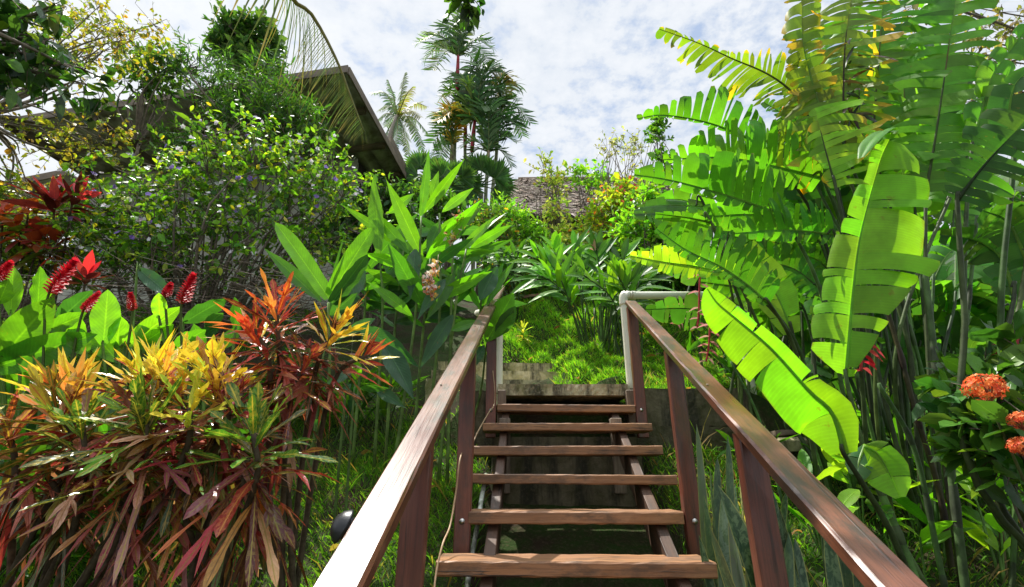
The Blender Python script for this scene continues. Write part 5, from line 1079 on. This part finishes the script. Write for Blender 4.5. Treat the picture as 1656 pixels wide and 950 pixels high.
# --- dark plant at the right edge
t = thing('heliconia', 'shaded heliconia with a dark wide blade at the right edge of the frame', 'heliconia', g(2.75, 2.35), gh)
big(t, ((1548, 325), (1572, 292), (1600, 258), (1630, 226), (1662, 190)), (20, 44, 58, 60, 50), (40, 62, 70, 60, 50), 2.0, 1.8, HD, 12, .35, 0, .1, .1, .12, .15, None, .012, .2, stem=((1590, 800, 2.2), (1560, 500, 2.1)), ribcol=(.03, .06, .02))
big(t, ((1640, 250), (1632, 190), (1640, 140), (1668, 110)), (16, 30, 26, 10), (16, 26, 24, 10), 2.0, 1.9, HD, 4, .2, 0, .1, stem=((1640, 700, 2.2),))
big(t, ((1572, 235), (1590, 170), (1606, 120), (1634, 82), (1664, 40)), (20, 26, 24, 22, 14), (20, 26, 22, 24, 14), 2.6, 2.5, HB, 8, .3, 20, .1, .3, .1, .3, None, .010, .3, stem=((1590, 800, 2.7), (1560, 450, 2.7)))
big(t, ((1640, 480), (1620, 420), (1580, 390), (1520, 380)), (20, 34, 34, 10), (20, 34, 30, 10), 2.4, 2.5, HD, 9, .3, 0, .2, stem=((1610, 800, 2.4),))
big(t, ((1660, 420), (1630, 360), (1590, 340)), (24, 40, 16), (24, 40, 16), 2.3, 2.3, HD, 7, .3, 0, .2, stem=((1640, 800, 2.3),))
# --- canes
CN = (((1423, 463), (1455, 570), (1480, 665), (1520, 800), (1545, 960), 2.9, .02, (.045, .028, .016)), ((1494, 425), (1516, 610), (1532, 715), (1552, 960), 2.6, .024, (.07, .09, .05)), ((1420, 620), (1478, 725), (1516, 895), (1530, 970), 2.7, .018, (.06, .09, .04)), ((1395, 725), (1450, 857), (1510, 970), 2.35, .022, (.1, .15, .06)), ((1565, 540), (1532, 650), (1525, 720), (1540, 900), 2.8, .016, (.035, .03, .018)), ((1530, 660), (1603, 786), (1616, 900), 2.9, .014, (.09, .06, .03)), ((1440, 430), (1500, 640), (1530, 900), 3.0, .016, (.08, .14, .045)), ((1510, 440), (1505, 620), (1520, 930), 3.0, .014, (.05, .09, .03)), ((1465, 470), (1500, 760), (1510, 960), 3.2, .018, (.1, .16, .05)), ((1540, 640), (1566, 800), (1580, 960), 3.2, .014, (.18, .24, .08)), ((1600, 520), (1640, 760), (1600, 960), 2.5, .014, (.06, .1, .03)), ((1395, 520), (1440, 760), (1480, 960), 3.4, .015, (.06, .1, .03)), ((1340, 430), (1390, 620), (1440, 820), 3.3, .015, (.08, .13, .04)), ((1180, 680), (1205, 730), (1232, 790), 3.0, .006, (.12, .2, .05)), ((1182, 585), (1232, 690), (1262, 760), 3.0, .011, (.07, .13, .04)), ((1230, 470), (1290, 640), (1350, 800), 3.2, .012, (.08, .14, .04)), ((1580, 350), (1560, 600), (1570, 950), 3.3, .018, (.07, .1, .04)))
t = thing('heliconia', 'thicket of bare heliconia canes rising from the grass at the right', 'heliconia', g(2.45, 2.85), gh)
for c in CN:
    *pp, Y0, r_, col = c; L = [P(x, y, Y0) for x, y in pp]; e = L[-1]; L[-1] = np.array((e[0], e[1], min(e[2], gz(e[0], e[1]) + .02)))
    s_ = MB(); r_ *= .78; tube(s_, L, (r_ * .8, r_), 26, 9, (col[0] * .85, col[1] * 1.15, col[2] * .7)); 
    for k in (.3, .55, .8):
        q_ = spline(L, 26); i = int(k * 25); tube(s_, (q_[i - 1], q_[i] + (0, -.001, 0), q_[i + 1]), (r_ * .92, r_ * 1.16, r_ * .95), 3, 9, tuple(x * .6 for x in col), cap=False)
    s_.build('stem', M['stalk'], t)
# --- the mass of plants behind
gb = 'heliconia plants in the thicket behind'
desc = ('thicket heliconia with pale leaves just right of the pipe railing', 'thicket heliconia behind the glowing near blade', 'thicket heliconia low in the shade behind the bare canes', 'thicket heliconia behind the orange ixora head', 'thicket heliconia at the far right edge under the dark blade', 'thicket heliconia farthest up the bank at the right', 'thicket heliconia between the railing post and the near blade', 'thicket heliconia behind the combs above the railing')
spots = ((1225, 470, 4.6), (1380, 520, 4.4), (1470, 540, 4.2), (1570, 540, 4.6), (1650, 520, 4.0), (1560, 420, 5.6), (1290, 560, 4.0), (1180, 400, 5.4))
for lb, (x, y, Y0) in zip(desc, spots):
    c = P(x, y, Y0); t = thing('heliconia', lb, 'heliconia', g(c[0], Y0), gb); o_ = ORG[t.name]
    for k in range(13):
        b = np.array((x + R.normal(0, 45), y + R.normal(-20, 55))); a = uni(-1.3, 1.3); ln = uni(90, 170); m_ = b + ln * .55 * np.array((sin(a), -cos(a) * .8)); e = m_ + ln * .5 * np.array((sin(a * 1.3), -cos(a * 1.35) * .4))
        wd = uni(20, 40); col = (HD, HG, MG, HB)[R.choice(4, p=(.42, .32, .16, .1))]; Yk = Y0 + uni(-.4, .4)
        big(t, (tuple(b), tuple(m_), tuple(e)), (wd * .5, wd, wd * .9, wd * .2), (wd * .5, wd, wd * .9, wd * .2), Yk, Yk + uni(-.4, .2), col, R.randint(6, 12), uni(.05, .35), R.normal(0, 40), .2, .25, .1, .12, None, .008, .1, nu=4, stem=((b[0] + R.normal(0, 8), y + 130, Yk),))
# --- hanging pink flowers
def claw(t, pts, Y0, col=((.6, .2, .2), (.66, .3, .26), (.55, .3, .24))):
    p = spline([P(x, y, Y0) for x, y in pts], 24); f = MB(); tube(f, p, .007, 0, 6, (.45, .05, .06)); n = 11; i = np.linspace(3, 23, n).astype(int); T = nrm(np.gradient(p, axis=0))[i]
    sx = nrm(np.cross(T, (0, 1, .1))) * np.where(np.arange(n) % 2, 1, -1)[:, None]
    lances(f, p[i], sx + T * .25 + UP * .05 + R.normal(0, .1, (n, 3)), np.linspace(.12, .06, n), .026, T * -1, .25, pick(col, n, .12, .06), 7, 5, .9, 0, 'lance'); f.build('flower_spike', M['petal'], t)
t = thing('heliconia', 'pink hanging heliconia flowers in front of the white pipe railing', 'heliconia', g(1.75, 4.0), gh)
claw(t, ((1138, 400), (1132, 450), (1130, 500), (1128, 530)), 3.6); claw(t, ((1150, 480), (1148, 530), (1146, 560), (1142, 585)), 3.5); claw(t, ((1085, 480), (1100, 510), (1092, 525)), 4.6)
s_ = MB(); tube(s_, (g(1.75, 4.0, -.05), P(1190, 520, 3.9), P(1165, 410, 3.7), P(1138, 400, 3.6)), (.012, .007), 20, 7, (.08, .12, .03)); s_.build('stem', M['stalk'], t)
s_ = MB(); tube(s_, (g(1.76, 4.0, -.05), P(1195, 560, 3.8), P(1170, 490, 3.6), P(1150, 480, 3.5)), (.012, .007), 20, 7, (.08, .12, .03)); s_.build('stem', M['stalk'], t)
for b, e in (((1150, 560), (1125, 545)), ((1140, 540), (1165, 520)), ((1135, 550), (1110, 570))):
    f = MB(); leafpx(f, b, e, 3.6, 3.5, 9, HG); f.build('leaf', M['ginger'], t)
t = thing('heliconia', 'red claw heliconia flower between the two glowing near blades', 'heliconia', g(2.1, 3.0), gh)
claw(t, ((1400, 540), (1395, 570), (1392, 600)), 2.6, ((.6, .03, .05), (.7, .1, .1)))
s_ = MB(); tube(s_, (g(2.1, 3.0, -.05), P(1420, 700, 2.7), P(1415, 560, 2.6), P(1400, 540, 2.6)), (.011, .006), 16, 7, (.08, .12, .03)); s_.build('stem', M['stalk'], t)
t = thing('heliconia', 'pink heliconia flower at the right edge above the orange ixora head', 'heliconia', g(2.6, 2.5), gh)
claw(t, ((1648, 540), (1640, 575), (1650, 610)), 2.2, ((.6, .1, .14), (.55, .05, .08)))
s_ = MB(); tube(s_, (g(2.6, 2.5, -.05), P(1665, 700, 2.3), P(1662, 560, 2.2), P(1648, 540, 2.2)), (.011, .006), 16, 7, (.08, .12, .03)); s_.build('stem', M['stalk'], t)
# --- ixora
gi = 'ixora shrubs at the right edge'
def ixora(label, heads, base, blobs, Y0):
    t = crown_tree('ixora', label, 'shrub', base, [(P(x, y, Y0 + .1), (PX(rx, P(x, y, Y0)), .2, PX(ry, P(x, y, Y0))), 1) for x, y, rx, ry in blobs], 44, .14, 6, .11, .5, ((.03, .09, .018), (.05, .14, .02), (.1, .2, .03)), None, 'leafgloss', limbs=8, r0=.014, group=gi, parts=('foliage', 'branches'), twr=.004)
    for x, y, r in heads:
        c = P(x, y, Y0 - .2); rr = PX(r, c); f = MB(); n = 150; d_ = rdir(n, .3); p = c + d_ * rr * (1, .9, .72) * uni(.7, 1.05, n)[:, None]; col = pick(((.85, .19, .05), (.9, .32, .1), (.75, .1, .035)), n, .1, .05)
        for a in range(4):
            h1 = nrm(np.cross(d_, (.3, .2, 1.))); h2 = np.cross(d_, h1); an = a * pi / 2
            lances(f, p, h1 * cos(an) + h2 * sin(an) + d_ * .4, rr * .22, rr * .13, d_, .05, col, 2, 3, .1, 0, 'oval')
        f.build('flower_head', M['petal'], t)
        s_ = MB(); prisms(s_, np.tile(c - UP * rr * .9, (14, 1)), p[:14], .003, (.3, .1, .05)); tube(s_, (base, lerp(base, c, .6) + (.02, 0, 0), c - UP * rr * .9), (.008, .004), 8, 6, (.08, .09, .03)); s_.build('stem', M['stalk'], t)
ixora('orange ixora with one round flower head in the shade beside the canes', ((1592, 627, 29),), g(2.15, 2.2), ((1600, 650, 50, 30), (1620, 600, 40, 30)), 2.1)
for k in range(26):
    x = uni(1290, 1640); Y0 = uni(2.6, 4.2); b = P(x, 800, Y0); z0 = gz(b[0], Y0); t = thing('heliconia_sprout', 'low green heliconia sprout in the grass among the bare canes', 'heliconia', (b[0], Y0, z0), 'heliconia sprouts among the canes')
    f = MB(); n = R.randint(3, 6); th = uni(0, 6.28, n); B = np.tile((b[0], Y0, z0), (n, 1)) + np.column_stack((R.normal(0, .03, n), R.normal(0, .03, n), uni(.08, .4, n))); D = np.column_stack((np.cos(th), np.sin(th), uni(.4, 1.4, n))); lances(f, B, D, uni(.22, .42, n), uni(.06, .11, n), UP + R.normal(0, .3, (n, 3)), uni(.1, .4, n), pick((HG, HB, HY), n, .2, .08), 9, 5, .25, .08, 'oval'); f.build('foliage', M['heli'], t)
    s_ = MB(); prisms(s_, np.tile((b[0], Y0, z0 - .05), (n, 1)), B, .008, (.1, .2, .04), .006); s_.build('stem', M['stalk'], t)
ixora('second orange ixora cut by the right edge lower than the first', ((1652, 680, 18), (1654, 722, 20)), g(2.45, 2.15), ((1640, 720, 30, 50), (1625, 690, 26, 24)), 2.0)
# --- snake plants
gk = 'snake plants beside the stairs'
def snake(label, base, leaves):
    t = thing('snake_plant', label, 'snake plant', base, gk)
    for b, e, wd, Y0, col in leaves:
        B = P(b[0], b[1], Y0); z0 = gz(B[0], B[1]); T = P(e[0], e[1], Y0 + R.normal(0, .06)); D = T - B
        B = B - nrm(D) * max(0, (B[2] - z0) / max(.3, nrm(D)[2])) * .9
        f = MB(); D = T - B; lances(f, [B], [D], [np.linalg.norm(D)], [PX(wd, B)], [nrm(np.array((R.normal(0, .5), -1, .1)))], [R.normal(0, .03)], [np.asarray(col) * np.exp(R.normal(0, .12))], 12, 5, .35, .05, 'strap', twist=R.normal(0, .8)); f.build('leaf', M['snake'], t)
SG = (.045, .085, .05); SD = (.025, .055, .028); SPL = (.10, .14, .10); SY = (.30, .28, .10)
snake('snake plant with the tallest mottled silver leaf against the right post', g(.98, 2.75), (((1142, 900), (1126, 684), 19, 2.6, SPL), ((1150, 930), (1138, 800), 24, 2.5, SG), ((1165, 940), (1150, 762), 22, 2.55, SG), ((1150, 960), (1128, 850), 24, 2.4, SD), ((1185, 930), (1177, 708), 16, 2.7, SG), ((1172, 960), (1168, 790), 26, 2.45, SPL)))
snake('snake plant with one broad holed leaf leaning left and pale dry tips', g(1.15, 2.5), (((1235, 960), (1163, 800), 44, 2.3, SD), ((1205, 900), (1193, 752), 15, 2.6, SY), ((1212, 930), (1200, 770), 18, 2.55, SY), ((1200, 960), (1180, 830), 26, 2.3, SPL), ((1215, 970), (1220, 770), 14, 2.5, SG), ((1225, 960), (1215, 860), 26, 2.3, SD), ((1190, 980), (1150, 870), 20, 2.2, SG), ((1240, 970), (1222, 870), 34, 2.25, SG)))
snake('snake plant with dark upright blades just left of the near right post', g(1.3, 2.4), (((1262, 960), (1234, 782), 20, 2.4, SG), ((1275, 970), (1248, 788), 22, 2.4, SD), ((1290, 970), (1262, 830), 22, 2.35, SD), ((1255, 970), (1240, 850), 30, 2.3, SD), ((1270, 975), (1275, 860), 28, 2.3, SG), ((1300, 985), (1285, 870), 30, 2.3, SD)))
snake('snake plant showing between the near right post and the handrail', g(1.5, 2.3), (((1345, 985), (1320, 800), 30, 2.2, SD), ((1375, 985), (1350, 830), 34, 2.2, SG), ((1355, 985), (1338, 860), 30, 2.15, SD), ((1400, 990), (1385, 900), 26, 2.15, SG)))
snake('far snake plants behind the broad leaning leaf', g(1.3, 3.0), (((1195, 860), (1188, 775), 16, 3., SD), ((1230, 860), (1240, 765), 12, 3., SG), ((1160, 850), (1160, 740), 14, 3., SG), ((1260, 870), (1270, 790), 14, 3., SD)))
# --- twiggy tree upper right
crown_tree('sparse_tree', 'sparse tree with small beige green leaf tufts in the upper right corner', 'tree', g(9.5, 6.6),
    [(P(1600, 40, 6.2), (.7, .4, .35), 1), (P(1560, 95, 6.2), (.5, .4, .4), 1), (P(1470, 10, 6.3), (.7, .4, .25), 1), (P(1640, 130, 6.2), (.5, .4, .6), 1), (P(1700, 60, 6.2), (.7, .5, .9), 1.2), (P(1580, 160, 6.2), (.4, .3, .4), .8)], 230, .3, 7, .085, .5, ((.15, .16, .06), (.22, .2, .09), (.1, .13, .04), (.3, .25, .13)), limbs=24, r0=.06, trunk=[g(9.3, 6.6, 3), P(1800, 120, 6.3)], shell=.1, upb=0, droop=.3, twr=.004)
crown_tree('broad_leaved_tree', 'dark leafy tree closing the view behind the thicket at the right edge', 'tree', g(6.6, 6.4),
    [(P(1600, 470, 6.2), (1.3, .7, .9), 2), (P(1640, 380, 6.3), (1., .7, .9), 2), (P(1500, 480, 6.4), (1.2, .7, .8), 2), (P(1400, 450, 6.5), (1.1, .7, .9), 2), (P(1560, 560, 5.8), (1.2, .6, .5), 1.5), (P(1420, 330, 6.6), (.9, .6, .9), 1.4), (P(1290, 400, 6.8), (.9, .6, .8), 1.6), (P(1320, 300, 6.8), (.7, .6, .6), 1)], 1100, .35, 7, .2, .42, ((.035, .1, .02), (.065, .17, .022), (.11, .25, .025)), (.4, .35, .25), mat='leafgloss', limbs=40, r0=.08, trunk=[g(6.5, 6.4, 1.), P(1560, 500, 6.3)], shell=.1, droop=.2)
filler('low shade plant in the grass at the foot of the heliconia canes', [(x, y, .16) for x, y in ((2.2, 3.6), (2.6, 3.9), (3.0, 3.4), (3.3, 4.2), (2.0, 4.4), (2.4, 4.8), (3.6, 3.3), (1.7, 3.7), (2.9, 4.9), (3.9, 4.6))], 26, .28, .07, ((.035, .1, .02), (.06, .16, .02)), 'shade plants under the heliconias')
